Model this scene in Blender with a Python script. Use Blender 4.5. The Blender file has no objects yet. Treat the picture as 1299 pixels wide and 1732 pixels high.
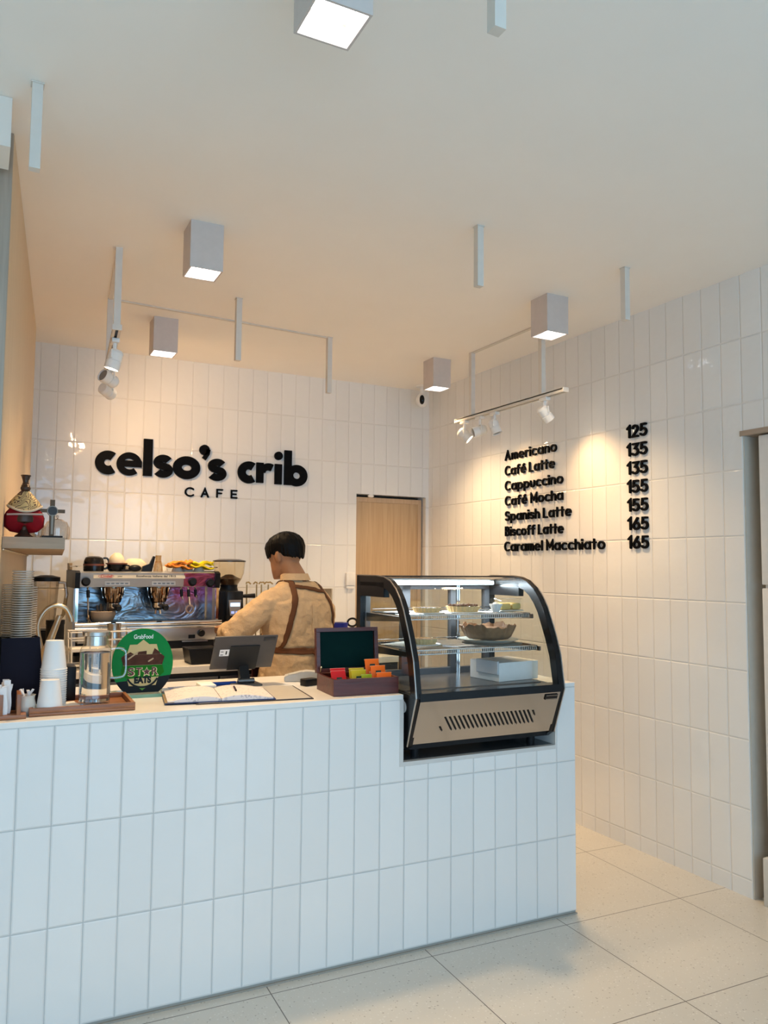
import bpy, bmesh, math, random
from mathutils import Vector, Matrix, noise
random.seed(7)
PI = math.pi
SC = bpy.context.scene
COL = SC.collection

# ------------------------------------------------------------------ camera, world, daylight, exposure
def make_camera():
    yaw, pitch, roll = 0.4787, 0.0701, 0.0089
    fwd = Vector((math.sin(yaw)*math.cos(pitch), math.cos(yaw)*math.cos(pitch), math.sin(pitch)))
    right = Vector((math.cos(yaw), -math.sin(yaw), 0))
    up = right.cross(fwd)
    c, s = math.cos(roll), math.sin(roll)
    r2, u2 = right*c + up*s, up*c - right*s
    m = Matrix((r2, u2, -fwd)).transposed().to_4x4()
    m.translation = (0, 0, 1.4214)
    cd = bpy.data.cameras.new('camera')
    cd.sensor_fit = 'VERTICAL'; cd.sensor_height = 24
    cd.lens = 1332.56/1732*24
    cd.clip_start = .05
    o = bpy.data.objects.new('camera', cd); o.matrix_world = m
    COL.objects.link(o); SC.camera = o
make_camera()
w = bpy.data.worlds.new('sky'); SC.world = w; w.use_nodes = True
w.node_tree.nodes['Background'].inputs[0].default_value = (.62, .78, 1, 1)
w.node_tree.nodes['Background'].inputs[1].default_value = 0.6
def area_light(name, loc, target, sx, sy, power, color):
    ld = bpy.data.lights.new(name, 'AREA'); ld.shape = 'RECTANGLE'; ld.size = sx; ld.size_y = sy
    ld.energy = power; ld.color = color
    o = bpy.data.objects.new(name, ld); COL.objects.link(o); o.location = loc
    o.rotation_euler = (Vector(target)-Vector(loc)).to_track_quat('-Z', 'Y').to_euler()
    return o
# daylight through the glazed shop front behind the photographer
area_light('shopfront_daylight', (0.2, -3.0, 1.35), (0.6, 3, .55), 5.0, 2.5, 84, (.38, .69, 1.0))
vs = SC.view_settings
vs.view_transform = 'Standard'; vs.look = 'None'; vs.gamma = 1; vs.use_curve_mapping = False
vs.exposure = 0.54
cy = SC.cycles
cy.transparent_max_bounces = 40
cy.max_bounces = 12; cy.diffuse_bounces = 9; cy.glossy_bounces = 5; cy.transmission_bounces = 8
cy.caustics_reflective = False; cy.caustics_refractive = False
cy.use_denoising = True
cy.sample_clamp_indirect = 6

# ------------------------------------------------------------------ materials
def ntree(name):
    m = bpy.data.materials.new(name); m.use_nodes = True
    nt = m.node_tree; nt.nodes.clear()
    out = nt.nodes.new('ShaderNodeOutputMaterial')
    return m, nt, out
def nd(nt, typ, **kw):
    n = nt.nodes.new(typ)
    for k, v in kw.items(): setattr(n, k, v)
    return n
def mth(nt, op, a, b=None, c=None, clamp=False):
    n = nd(nt, 'ShaderNodeMath', operation=op); n.use_clamp = clamp
    for i, v in enumerate((a, b, c)):
        if v is None: continue
        if isinstance(v, (int, float)): n.inputs[i].default_value = v
        else: nt.links.new(v, n.inputs[i])
    return n.outputs[0]
def bsdf(nt, out, color=None, rough=.5, metal=0, spec=.5, coat=0):
    b = nd(nt, 'ShaderNodeBsdfPrincipled')
    if color is not None:
        if hasattr(color, 'is_linked') or not isinstance(color, tuple): nt.links.new(color, b.inputs['Base Color'])
        else: b.inputs['Base Color'].default_value = (*color, 1)
    b.inputs['Roughness'].default_value = rough; b.inputs['Metallic'].default_value = metal
    b.inputs['Specular IOR Level'].default_value = spec; b.inputs['Coat Weight'].default_value = coat
    nt.links.new(b.outputs[0], out.inputs[0])
    return b
def mixc(nt, fac, a, b, blend='MIX'):
    n = nd(nt, 'ShaderNodeMix', data_type='RGBA', blend_type=blend)
    for sock, v in ((n.inputs[0], fac), (n.inputs[6], a), (n.inputs[7], b)):
        if isinstance(v, tuple): sock.default_value = (*v, 1)
        elif isinstance(v, (int, float)): sock.default_value = v
        else: nt.links.new(v, sock)
    return n.outputs[2]
MATS = {}
def mat(name, color, rough=.5, metal=0, spec=.28, var=.06, scale=30, bump=0, coat=0, emit=None, estr=0, sub=0):
    """plain surface with a little procedural variation"""
    if name in MATS: return MATS[name]
    m, nt, out = ntree(name)
    tc = nd(nt, 'ShaderNodeTexCoord'); nz = nd(nt, 'ShaderNodeTexNoise')
    nz.inputs['Scale'].default_value = scale; nz.inputs['Detail'].default_value = 3
    nt.links.new(tc.outputs['Object'], nz.inputs['Vector'])
    lo = tuple(max(0, c*(1-var)) for c in color); hi = tuple(min(1, c*(1+var)) for c in color)
    b = bsdf(nt, out, mixc(nt, nz.outputs[0], lo, hi), rough, metal, spec, coat)
    if bump:
        bp = nd(nt, 'ShaderNodeBump'); bp.inputs['Distance'].default_value = bump
        nt.links.new(nz.outputs[0], bp.inputs['Height']); nt.links.new(bp.outputs[0], b.inputs['Normal'])
    if emit:
        b.inputs['Emission Color'].default_value = (*emit, 1); b.inputs['Emission Strength'].default_value = estr
    if sub: b.inputs['Subsurface Weight'].default_value = sub; b.inputs['Subsurface Radius'].default_value = (.02, .01, .006)
    MATS[name] = m
    return m
def wood(name, c1, c2, axis='z', scale=18, stretch=14, rough=.45, bands=0):
    if name in MATS: return MATS[name]
    m, nt, out = ntree(name)
    tc = nd(nt, 'ShaderNodeTexCoord'); mp = nd(nt, 'ShaderNodeMapping')
    s = [scale]*3; s['xyz'.index(axis)] = scale/stretch
    mp.inputs['Scale'].default_value = s
    nt.links.new(tc.outputs['Object'], mp.inputs[0])
    nz = nd(nt, 'ShaderNodeTexNoise'); nz.inputs['Scale'].default_value = 3; nz.inputs['Detail'].default_value = 6
    nz.inputs['Distortion'].default_value = .4
    nt.links.new(mp.outputs[0], nz.inputs['Vector'])
    cr = nd(nt, 'ShaderNodeValToRGB'); cr.color_ramp.elements[0].position = .3; cr.color_ramp.elements[1].position = .7
    cr.color_ramp.elements[0].color = (*c1, 1); cr.color_ramp.elements[1].color = (*c2, 1)
    nt.links.new(nz.outputs[0], cr.inputs[0])
    b = bsdf(nt, out, cr.outputs[0], rough)
    bp = nd(nt, 'ShaderNodeBump'); bp.inputs['Distance'].default_value = .0006
    nt.links.new(nz.outputs[0], bp.inputs['Height']); nt.links.new(bp.outputs[0], b.inputs['Normal'])
    MATS[name] = m
    return m
def tile(name, axis, off, tw, zoff, th, col, grout, wav=.5, tilt=.35, rough=.1, g=.0016, bd=.004):
    """glazed hand-made wall tile in straight stack bond; every tile has its own tone, tilt and ripple"""
    m, nt, out = ntree(name)
    tc = nd(nt, 'ShaderNodeTexCoord'); sp = nd(nt, 'ShaderNodeSeparateXYZ')
    nt.links.new(tc.outputs['Object'], sp.inputs[0])
    u = mth(nt, 'DIVIDE', mth(nt, 'SUBTRACT', sp.outputs['XYZ'.index(axis.upper())], off), tw)
    v = mth(nt, 'DIVIDE', mth(nt, 'SUBTRACT', sp.outputs[2], zoff), th)
    iu, iv = mth(nt, 'FLOOR', u), mth(nt, 'FLOOR', v)
    fu, fv = mth(nt, 'SUBTRACT', u, iu), mth(nt, 'SUBTRACT', v, iv)
    du = mth(nt, 'MULTIPLY', mth(nt, 'MINIMUM', fu, mth(nt, 'SUBTRACT', 1, fu)), tw)
    dv = mth(nt, 'MULTIPLY', mth(nt, 'MINIMUM', fv, mth(nt, 'SUBTRACT', 1, fv)), th)
    d = mth(nt, 'MINIMUM', du, dv)
    cb = nd(nt, 'ShaderNodeCombineXYZ'); nt.links.new(iu, cb.inputs[0]); nt.links.new(iv, cb.inputs[1])
    wn = nd(nt, 'ShaderNodeTexWhiteNoise', noise_dimensions='3D'); nt.links.new(cb.outputs[0], wn.inputs[0])
    sr = nd(nt, 'ShaderNodeSeparateColor'); nt.links.new(wn.outputs[1], sr.inputs[0])
    mask = nd(nt, 'ShaderNodeMapRange', interpolation_type='SMOOTHSTEP')
    mask.inputs[1].default_value = g*.5; mask.inputs[2].default_value = g*1.4
    nt.links.new(d, mask.inputs[0])
    tone = tuple(c*.955 for c in col)
    cc = mixc(nt, sr.outputs[0], tone, col)
    b = bsdf(nt, out, mixc(nt, mask.outputs[0], grout, cc), rough)
    rr = nd(nt, 'ShaderNodeMapRange'); rr.inputs[3].default_value = .7; rr.inputs[4].default_value = rough
    nt.links.new(mask.outputs[0], rr.inputs[0]); nt.links.new(rr.outputs[0], b.inputs['Roughness'])
    off3 = nd(nt, 'ShaderNodeVectorMath', operation='MULTIPLY_ADD')
    nt.links.new(wn.outputs[1], off3.inputs[0]); off3.inputs[1].default_value = (9, 9, 9)
    nt.links.new(tc.outputs['Object'], off3.inputs[2])
    nz = nd(nt, 'ShaderNodeTexNoise'); nz.inputs['Scale'].default_value = 14; nz.inputs['Detail'].default_value = 1.5
    nt.links.new(off3.outputs[0], nz.inputs['Vector'])
    edge = nd(nt, 'ShaderNodeMapRange', interpolation_type='SMOOTHSTEP')
    edge.inputs[1].default_value = g*.4; edge.inputs[2].default_value = .006; nt.links.new(d, edge.inputs[0])
    h = mth(nt, 'MULTIPLY', edge.outputs[0], .45)
    h = mth(nt, 'MULTIPLY_ADD', nz.outputs[0], wav, h)
    t1 = mth(nt, 'MULTIPLY', mth(nt, 'SUBTRACT', sr.outputs[1], .5), fu)
    t2 = mth(nt, 'MULTIPLY', mth(nt, 'SUBTRACT', sr.outputs[2], .5), fv)
    h = mth(nt, 'MULTIPLY_ADD', mth(nt, 'ADD', t1, t2), tilt, h)
    bp = nd(nt, 'ShaderNodeBump'); bp.inputs['Distance'].default_value = bd; bp.inputs['Strength'].default_value = 1
    nt.links.new(h, bp.inputs['Height']); nt.links.new(bp.outputs[0], b.inputs['Normal'])
    return m
def terrazzo():
    m, nt, out = ntree('terrazzo')
    tc = nd(nt, 'ShaderNodeTexCoord'); mp = nd(nt, 'ShaderNodeMapping', vector_type='TEXTURE')
    mp.inputs['Location'].default_value = (1.5502, 2.5714, 0); mp.inputs['Rotation'].default_value = (0, 0, -.0314)
    nt.links.new(tc.outputs['Object'], mp.inputs[0])
    sp = nd(nt, 'ShaderNodeSeparateXYZ'); nt.links.new(mp.outputs[0], sp.inputs[0])
    ds = []
    for i in (0, 1):
        f = mth(nt, 'FRACT', mth(nt, 'DIVIDE', sp.outputs[i], .6137))
        ds.append(mth(nt, 'MULTIPLY', mth(nt, 'MINIMUM', f, mth(nt, 'SUBTRACT', 1, f)), .6137))
    d = mth(nt, 'MINIMUM', *ds)
    mask = nd(nt, 'ShaderNodeMapRange'); mask.inputs[1].default_value = .0011; mask.inputs[2].default_value = .0022
    nt.links.new(d, mask.inputs[0])
    vo = nd(nt, 'ShaderNodeTexVoronoi'); vo.inputs['Scale'].default_value = 95
    nt.links.new(tc.outputs['Object'], vo.inputs['Vector'])
    sc = nd(nt, 'ShaderNodeSeparateColor'); nt.links.new(vo.outputs['Color'], sc.inputs[0])
    size = mth(nt, 'MULTIPLY_ADD', sc.outputs[1], .22, .12)
    chip = mth(nt, 'LESS_THAN', vo.outputs['Distance'], size)
    dark = mth(nt, 'MULTIPLY', chip, mth(nt, 'GREATER_THAN', sc.outputs[0], .80))
    lite = mth(nt, 'MULTIPLY', chip, mth(nt, 'LESS_THAN', sc.outputs[0], .5))
    nz = nd(nt, 'ShaderNodeTexNoise'); nz.inputs['Scale'].default_value = 3; nt.links.new(tc.outputs['Object'], nz.inputs['Vector'])
    c = mixc(nt, nz.outputs[0], (.55, .52, .46), (.62, .59, .53))
    c = mixc(nt, mth(nt, 'MULTIPLY', lite, .5), c, (.74, .72, .67))
    c = mixc(nt, mth(nt, 'MULTIPLY', dark, .55), c, (.22, .19, .15))
    c = mixc(nt, mask.outputs[0], (.10, .085, .07), c)
    b = bsdf(nt, out, c, .28)
    return m
def glassy(name, tint=(1, 1, 1), gloss=1.0, rough=.02, ior=1.45):
    """thin clear sheet: see-through with a Fresnel reflection"""
    if name in MATS: return MATS[name]
    m, nt, out = ntree(name)
    tr = nd(nt, 'ShaderNodeBsdfTransparent'); tr.inputs[0].default_value = (*tint, 1)
    gl = nd(nt, 'ShaderNodeBsdfGlossy'); gl.inputs['Roughness'].default_value = rough
    ge = nd(nt, 'ShaderNodeNewGeometry'); dt = nd(nt, 'ShaderNodeVectorMath', operation='DOT_PRODUCT')
    nt.links.new(ge.outputs['Incoming'], dt.inputs[0]); nt.links.new(ge.outputs['Normal'], dt.inputs[1])
    f0 = ((ior-1)/(ior+1))**2
    fr = mth(nt, 'MULTIPLY_ADD', mth(nt, 'POWER', mth(nt, 'SUBTRACT', 1, mth(nt, 'ABSOLUTE', dt.outputs['Value']), clamp=True), 5), 1-f0, f0)
    mx = nd(nt, 'ShaderNodeMixShader')
    nt.links.new(mth(nt, 'MULTIPLY', fr, gloss, clamp=True), mx.inputs[0])
    nt.links.new(tr.outputs[0], mx.inputs[1]); nt.links.new(gl.outputs[0], mx.inputs[2])
    nt.links.new(mx.outputs[0], out.inputs[0])
    MATS[name] = m
    return m
def emitter(name, col, s):
    if name in MATS: return MATS[name]
    m, nt, out = ntree(name)
    e = nd(nt, 'ShaderNodeEmission'); e.inputs[0].default_value = (*col, 1); e.inputs[1].default_value = s
    nt.links.new(e.outputs[0], out.inputs[0]); MATS[name] = m
    return m

# ------------------------------------------------------------------ mesh helpers
class MB:
    def __init__(s): s.bm = bmesh.new()
    def _add(s, tmp, M=None):
        if M is not None: bmesh.ops.transform(tmp, matrix=M, verts=tmp.verts)
        me = bpy.data.meshes.new('t'); tmp.to_mesh(me); tmp.free(); s.bm.from_mesh(me); bpy.data.meshes.remove(me)
        return s
    def box(s, x0, x1, y0, y1, z0, z1, bev=0, seg=2, M=None):
        t = bmesh.new(); bmesh.ops.create_cube(t, size=1)
        bmesh.ops.transform(t, matrix=Matrix.Translation(((x0+x1)/2, (y0+y1)/2, (z0+z1)/2)) @ Matrix.Diagonal((abs(x1-x0), abs(y1-y0), abs(z1-z0), 1)), verts=t.verts)
        if bev: bmesh.ops.bevel(t, geom=list(t.edges), offset=bev, segments=seg, affect='EDGES', profile=.5)
        return s._add(t, M)
    def lathe(s, prof, seg=32, c=(0, 0, 0), M=None, sx=1, sy=1):
        t = bmesh.new(); rings = []
        for r, z in prof:
            if r < 1e-6: rings.append([t.verts.new((0, 0, z))])
            else: rings.append([t.verts.new((r*math.cos(2*PI*i/seg)*sx, r*math.sin(2*PI*i/seg)*sy, z)) for i in range(seg)])
        for a, b in zip(rings, rings[1:]):
            if len(a) == 1 and len(b) == 1: continue
            for i in range(seg):
                j = (i+1) % seg
                if len(a) == 1: t.faces.new((a[0], b[j], b[i]))
                elif len(b) == 1: t.faces.new((a[i], a[j], b[0]))
                else: t.faces.new((a[i], a[j], b[j], b[i]))
        bmesh.ops.recalc_face_normals(t, faces=t.faces)
        T = Matrix.Translation(c)
        return s._add(t, T if M is None else M @ T)
    def cyl(s, p0, p1, r0, r1=None, seg=20, M=None):
        r1 = r0 if r1 is None else r1
        p0, p1 = Vector(p0), Vector(p1); L = (p1-p0).length
        R = (p1-p0).to_track_quat('Z', 'Y').to_matrix().to_4x4(); R.translation = p0
        return s.lathe([(0, 0), (r0, 0), (r1, L), (0, L)], seg, M=R if M is None else M @ R)
    def tube(s, pts, r, seg=10, closed=False, M=None, flat=1):
        pts = [Vector(p) for p in pts]; n = len(pts); t = bmesh.new(); rings = []
        ref = Vector((0, 0, 1)); prev = None
        for i, p in enumerate(pts):
            if closed: d = (pts[(i+1) % n]-pts[i-1]).normalized()
            else: d = (pts[min(i+1, n-1)]-pts[max(i-1, 0)]).normalized()
            if prev is None:
                a = ref if abs(d.dot(ref)) < .95 else Vector((1, 0, 0))
                nx = (a - d*a.dot(d)).normalized()
            else: nx = (prev - d*prev.dot(d)).normalized()
            prev = nx; ny = d.cross(nx)
            rr = r[i] if isinstance(r, (list, tuple)) else r
            rings.append([t.verts.new(p + (nx*math.cos(2*PI*k/seg) + ny*math.sin(2*PI*k/seg)*flat)*rr) for k in range(seg)])
        m = n if closed else n-1
        for i in range(m):
            a, b = rings[i], rings[(i+1) % n]
            for k in range(seg):
                j = (k+1) % seg; t.faces.new((a[k], a[j], b[j], b[k]))
        if not closed: t.faces.new(rings[0][::-1]); t.faces.new(rings[-1])
        bmesh.ops.recalc_face_normals(t, faces=t.faces)
        return s._add(t, M)
    def loft(s, rings, caps=True, M=None, closed=False):
        t = bmesh.new(); R = [[t.verts.new(p) for p in r] for r in rings]; n = len(R[0])
        for a, b in zip(R, R[1:] + ([R[0]] if closed else [])):
            for k in range(n): t.faces.new((a[k], a[(k+1) % n], b[(k+1) % n], b[k]))
        if caps and not closed: t.faces.new(R[0][::-1]); t.faces.new(R[-1])
        bmesh.ops.recalc_face_normals(t, faces=t.faces)
        return s._add(t, M)
    def prism(s, poly, d0, d1, plane='xz', M=None, bev=0):
        """polygon in a plane, pushed from d0 to d1 along the third axis"""
        def P(p, d): return {'xz': (p[0], d, p[1]), 'xy': (p[0], p[1], d), 'yz': (d, p[0], p[1])}[plane]
        t = bmesh.new()
        a = [t.verts.new(P(p, d0)) for p in poly]; b = [t.verts.new(P(p, d1)) for p in poly]; n = len(poly)
        t.faces.new(a); t.faces.new(b[::-1])
        for k in range(n): t.faces.new((a[k], b[k], b[(k+1) % n], a[(k+1) % n]))
        bmesh.ops.recalc_face_normals(t, faces=t.faces)
        if bev: bmesh.ops.bevel(t, geom=[e for e in t.edges], offset=bev, segments=2, affect='EDGES')
        return s._add(t, M)
    def sheet(s, grid, thick=0, M=None):
        """grid of points (rows of equal length) as a surface, given thickness downwards when thick"""
        t = bmesh.new(); V = [[t.verts.new(p) for p in row] for row in grid]
        fs = []
        for a, b in zip(V, V[1:]):
            for k in range(len(a)-1): fs.append(t.faces.new((a[k], a[k+1], b[k+1], b[k])))
        bmesh.ops.recalc_face_normals(t, faces=t.faces)
        if thick: bmesh.ops.solidify(t, geom=fs, thickness=thick)
        return s._add(t, M)
    def ball(s, c, rx, ry=None, rz=None, u=20, v=14, M=None):
        ry = rx if ry is None else ry; rz = rx if rz is None else rz
        t = bmesh.new(); bmesh.ops.create_uvsphere(t, u_segments=u, v_segments=v, radius=1)
        T = Matrix.Translation(c) @ Matrix.Diagonal((rx, ry, rz, 1))
        return s._add(t, T if M is None else M @ T)
    def strokes(s, strokes, w, d0, d1, M=None, round_ends=True, plane='xz'):
        """2D pen strokes with a flat section, pushed to a thickness"""
        for si, st in enumerate(strokes):
            d0 -= .00025                                       # each stroke a hair prouder, so crossing strokes never coincide
            if len(st) == 1:
                x, y = st[0]; s.prism([(x+.72*w*math.cos(2*PI*k/18), y+.72*w*math.sin(2*PI*k/18)) for k in range(18)], d0, d1, plane, M); continue
            pts = [Vector((p[0], p[1])) for p in st]; closed = (pts[0]-pts[-1]).length < 1e-6
            if closed: pts = pts[:-1]
            n = len(pts); L, R = [], []
            for i in range(n):
                a = pts[i-1] if (closed or i) else None; b = pts[(i+1) % n] if (closed or i < n-1) else None
                da = (pts[i]-a).normalized() if a is not None else None; db = (b-pts[i]).normalized() if b is not None else None
                t = ((da or db)+(db or da)).normalized() if (da is None or db is None or (da+db).length > .05) else db
                nrm = Vector((-t.y, t.x)); k = 1.0
                if da is not None and db is not None:
                    k = min(1/max(.3, nrm.dot(Vector((-da.y, da.x)))), 2.2)
                L.append(pts[i]+nrm*w/2*k); R.append(pts[i]-nrm*w/2*k)
            rng = range(n) if closed else range(n-1)
            for i in rng:
                j = (i+1) % n; s.prism([L[i], L[j], R[j], R[i]], d0, d1, plane, M)
            if round_ends:
                for p in ([] if closed else [pts[0], pts[-1]]) + [pts[i] for i in range(1, n-1) if n < 12]:
                    s.prism([(p.x+w/2*math.cos(2*PI*k/14), p.y+w/2*math.sin(2*PI*k/14)) for k in range(14)], d0+.00012, d1, plane, M)
        return s
    def build(s, name, m, parent=None, smooth=35, loc=None):
        me = bpy.data.meshes.new(name); s.bm.to_mesh(me); s.bm.free()
        if m: me.materials.append(m)
        if smooth:
            me.shade_smooth(); me.set_sharp_from_angle(angle=math.radians(smooth))
        o = bpy.data.objects.new(name, me); COL.objects.link(o)
        if parent: o.parent = parent
        if loc: o.location = loc
        return o
def empty(name, label, cat, loc=(0, 0, 0), rz=0, group=None):
    o = bpy.data.objects.new(name, None); COL.objects.link(o); o.empty_display_size = .05
    o.location = loc; o.rotation_euler = (0, 0, rz); tag(o, label, cat, group)
    return o
def tag(o, label, cat, group=None):
    o['label'] = label; o['category'] = cat
    if group: o['group'] = group
    return o
def struct(o): o['kind'] = 'structure'; return o
def copy_tree(o, loc, rz=None, label=None, group=None):
    r = o.copy(); COL.objects.link(r); r.location = loc
    if rz is not None: r.rotation_euler = (0, 0, rz)
    if label: r['label'] = label
    if group: r['group'] = group
    for ch in list(o.children):
        c = ch.copy(); COL.objects.link(c); c.parent = r
        for g in ch.children:
            d = g.copy(); COL.objects.link(d); d.parent = c
    return r
def text_mesh(name, txt, size, M, m, parent=None, depth=.0006, bold=0, align='CENTER', shear=0, width=None):
    cu = bpy.data.curves.new('txt', 'FONT'); cu.body = txt; cu.size = size; cu.extrude = depth; cu.offset = bold
    cu.align_x = align; cu.align_y = 'CENTER'; cu.shear = shear
    to = bpy.data.objects.new('txt', cu); COL.objects.link(to)
    dg = bpy.context.evaluated_depsgraph_get(); dg.update()
    me = bpy.data.meshes.new_from_object(to.evaluated_get(dg))
    bpy.data.objects.remove(to); bpy.data.curves.remove(cu)
    if width:
        xs = [v.co.x for v in me.vertices]; k = width/max(1e-6, max(xs)-min(xs)); me.transform(Matrix.Diagonal((k, 1, 1, 1)))
    me.transform(M); me.materials.clear(); me.materials.append(m)
    o = bpy.data.objects.new(name, me); COL.objects.link(o)
    if parent: o.parent = parent
    return o
def arc(cx, cy, rx, ry, a0, a1, n=14):
    return [(cx+rx*math.cos(math.radians(a0+(a1-a0)*i/n)), cy+ry*math.sin(math.radians(a0+(a1-a0)*i/n))) for i in range(n+1)]
XZ = Matrix.Rotation(PI/2, 4, 'X')          # text lying in x-y stands up facing -y
ANG = -.022                                  # the counter runs at a slight angle to the back wall
OC = Vector((2.2683, 2.6135, 0)); EX = Vector((math.cos(ANG), math.sin(ANG), 0)); EY = Vector((-math.sin(ANG), math.cos(ANG), 0))
def K(a, b, z): return OC + EX*a + EY*b + Vector((0, 0, z))
TOP = .945                                   # counter top height
H = 2.77; XR = 3.0545; YB = 5.151

# common materials
WHITE = mat('white_paint_metal', (.8, .79, .77), .4)
BLACK = mat('black_plastic', (.010, .010, .011), .4, spec=.18)
STEEL = mat('brushed_steel', (.62, .61, .6), .25, 1, var=.04, scale=80)
CHROME = mat('chrome', (.75, .74, .73), .08, 1, var=.02)
DSTEEL = mat('dark_steel', (.2, .2, .2), .3, 1)
PAPERW = mat('white_paper', (.82, .81, .79), .6)
# ------------------------------------------------------------------ the room
TCOL = (.80, .79, .765); GROUT = (.70, .68, .64)
T_BACK = tile('glazed_tile_back', 'x', .0, .1035, 1.5761-.3*5, .3, TCOL, GROUT, wav=.75, tilt=.4, rough=.055)
T_RIGHT = tile('glazed_tile_right', 'y', 2.3818, .1086, .0757, .3, TCOL, GROUT, wav=.75, tilt=.4, rough=.055)
CEIL = mat('ceiling_paint', (.91, .865, .80), .8, var=.02, scale=4)
GREYP = mat('grey_wall_paint', (.55, .49, .41), .6)
def wall_piece(name, boxes, m):
    mb = MB()
    for b in boxes: mb.box(*b)
    return struct(mb.build(name, m, smooth=0))
struct(MB().box(-4, 5, -3.2, 5.6, -.1, 0).build('floor', terrazzo(), smooth=0))
struct(MB().box(-4, 5, -3.2, 5.6, H, H+.1).build('ceiling', CEIL, smooth=0))
# back wall: leaves the door opening and the low niche free
DX0, DX1, DZ = 2.447, 3.029, 1.953
NX0, NX1, NZ = 1.80, 2.268, 1.268
bw = [(-.3, NX0, YB, YB+.3, 0, H), (NX0, NX1, YB, YB+.3, NZ, H), (NX0, NX1, YB, YB+.3, 0, .9), (NX1, DX0, YB, YB+.3, 0, H), (DX0, DX1, YB, YB+.3, DZ, H), (DX1, XR, YB, YB+.3, 0, H)]
wall_piece('wall_back', bw, T_BACK)
wall_piece('wall_niche', [(NX0-.02, NX1+.02, YB+.28, YB+.29, .88, NZ+.02), (NX1-.006, NX1-.0005, YB+.004, YB+.28, .9, NZ-.001)], GREYP)
# right wall with a recess near the photographer
OY0, OY1, OZ = 1.2, 2.3818, 2.03
wall_piece('wall_right', [(XR, XR+.75, OY1, YB+.3, 0, H), (XR, XR+.75, OY0, OY1, OZ+.02, H), (XR, XR+.75, -3.2, OY0, 0, H)], T_RIGHT)
wall_piece('wall_recess', [(XR+.7, XR+.74, OY0, OY1, 0, OZ), (XR+.004, XR+.72, OY1-.006, OY1, 0, OZ)], GREYP)
OAK = wood('oak_veneer', (.47, .31, .165), (.57, .395, .225), 'z', 26, 30, .45)
GOAK = wood('grey_oak', (.33, .265, .205), (.43, .35, .275), 'z', 20, 20, .5)
TAN = wood('tan_panel', (.62, .47, .30), (.67, .52, .345), 'z', 12, 14, .5)
struct(MB().box(XR-.004, XR+.7, OY0, OY1+.012, OZ-.004, OZ+.02).build('trim_header', wood('oak_trim', (.34, .25, .18), (.42, .32, .24), 'y', 20, 20), smooth=0))
# left wall: tan panel ending in a grey oak edge, set at a slight angle
La, Lb = Vector((.059, 2.655, 0)), Vector((.263, 4.841, 0))
dl = (Lb-La).normalized(); nl = Vector((-dl.y, dl.x, 0))
def lwall(t0, t1, z0, z1, th=.12, lift=0):
    p = [La+dl*t0+nl*lift, La+dl*t1+nl*lift, La+dl*t1+nl*(lift+th), La+dl*t0+nl*(lift+th)]
    return [(v.x, v.y) for v in p]
LL = (Lb-La).length
struct(MB().prism(lwall(.012, LL, 0, H), 0, H-.001, 'xy').build('wall_left', TAN, smooth=0))
struct(MB().prism(lwall(0, .012, 0, H, .036, .001), 0, H-.002, 'xy').build('trim_1', GOAK, smooth=0))
struct(MB().box(-.33, .012, 2.66, 5.45, 0, H-.001).build('wall_left_core', CEIL, smooth=0))
struct(MB().box(-4, .046, 2.45, 2.60, 2.622, H-.001).build('beam_left', mat('cream_paint', (.78, .72, .64), .8, var=.02, scale=4), smooth=0))
wall_piece('wall_side', [(-4, -3.9, -3.2, 5.6, 0, H), (-4, -.33, 2.66, 2.76, 0, H)], CEIL)
wall_piece('wall_front', [(-4, -2.4, -3.3, -3.2, 0, H), (2.8, XR+.75, -3.3, -3.2, 0, H), (-2.4, 2.8, -3.3, -3.2, 2.62, H)], CEIL)

# door in the back wall
m = MB(); m.box(DX0+.003, DX1-.014, YB+.05, YB+.09, .01, DZ-.018)
door = struct(m.build('door_1', OAK, smooth=0))
m = MB(); yb = YB+.042
for b in [(DX0+.003, DX0+.034, yb, yb+.012, .01, DZ-.018), (DX1-.045, DX1-.014, yb, yb+.012, .01, DZ-.018), (DX0+.034, DX1-.045, yb, yb+.012, DZ-.052, DZ-.018)]: m.box(*b)
m.build('door_frame', wood('oak_frame', (.50, .34, .2), (.58, .41, .26), 'z', 26, 30), door, smooth=0)
struct(MB().box(DX0, DX1, YB+.12, YB+.13, 0, DZ).build('trim_door_recess', mat('dark_gap', (.03, .028, .025), .8), smooth=0))
m = MB(); m.ball((2.56, YB-.006, DZ-.012), .024, .02, .012)
tag(m.build('door_sensor', WHITE), 'small white oval sensor above the oak door', 'sensor')

# white cabinet standing in the recess at the right edge
WCAB = mat('white_enamel', (.78, .77, .75), .3)
t = empty('upright_fridge', 'tall white upright fridge in the wall recess at the right edge', 'fridge', (3.068, 1.70, 0))
MB().box(.02, .62, 0, .61, .12, 2.02, .006).build('body', WCAB, t)
MB().box(0, .02, 0, .612, 1.36, 2.02, .004).build('door', WCAB, t)
MB().box(0, .02, 0, .612, .30, 1.345, .004).build('door', WCAB, t)
MB().box(-.03, .60, .004, .618, 0, .20, .004).build('base', mat('grey_enamel', (.6, .59, .56), .4), t)
MB().box(.0, .02, 0, .612, .21, .285, .004).build('grille', WCAB, t)

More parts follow.
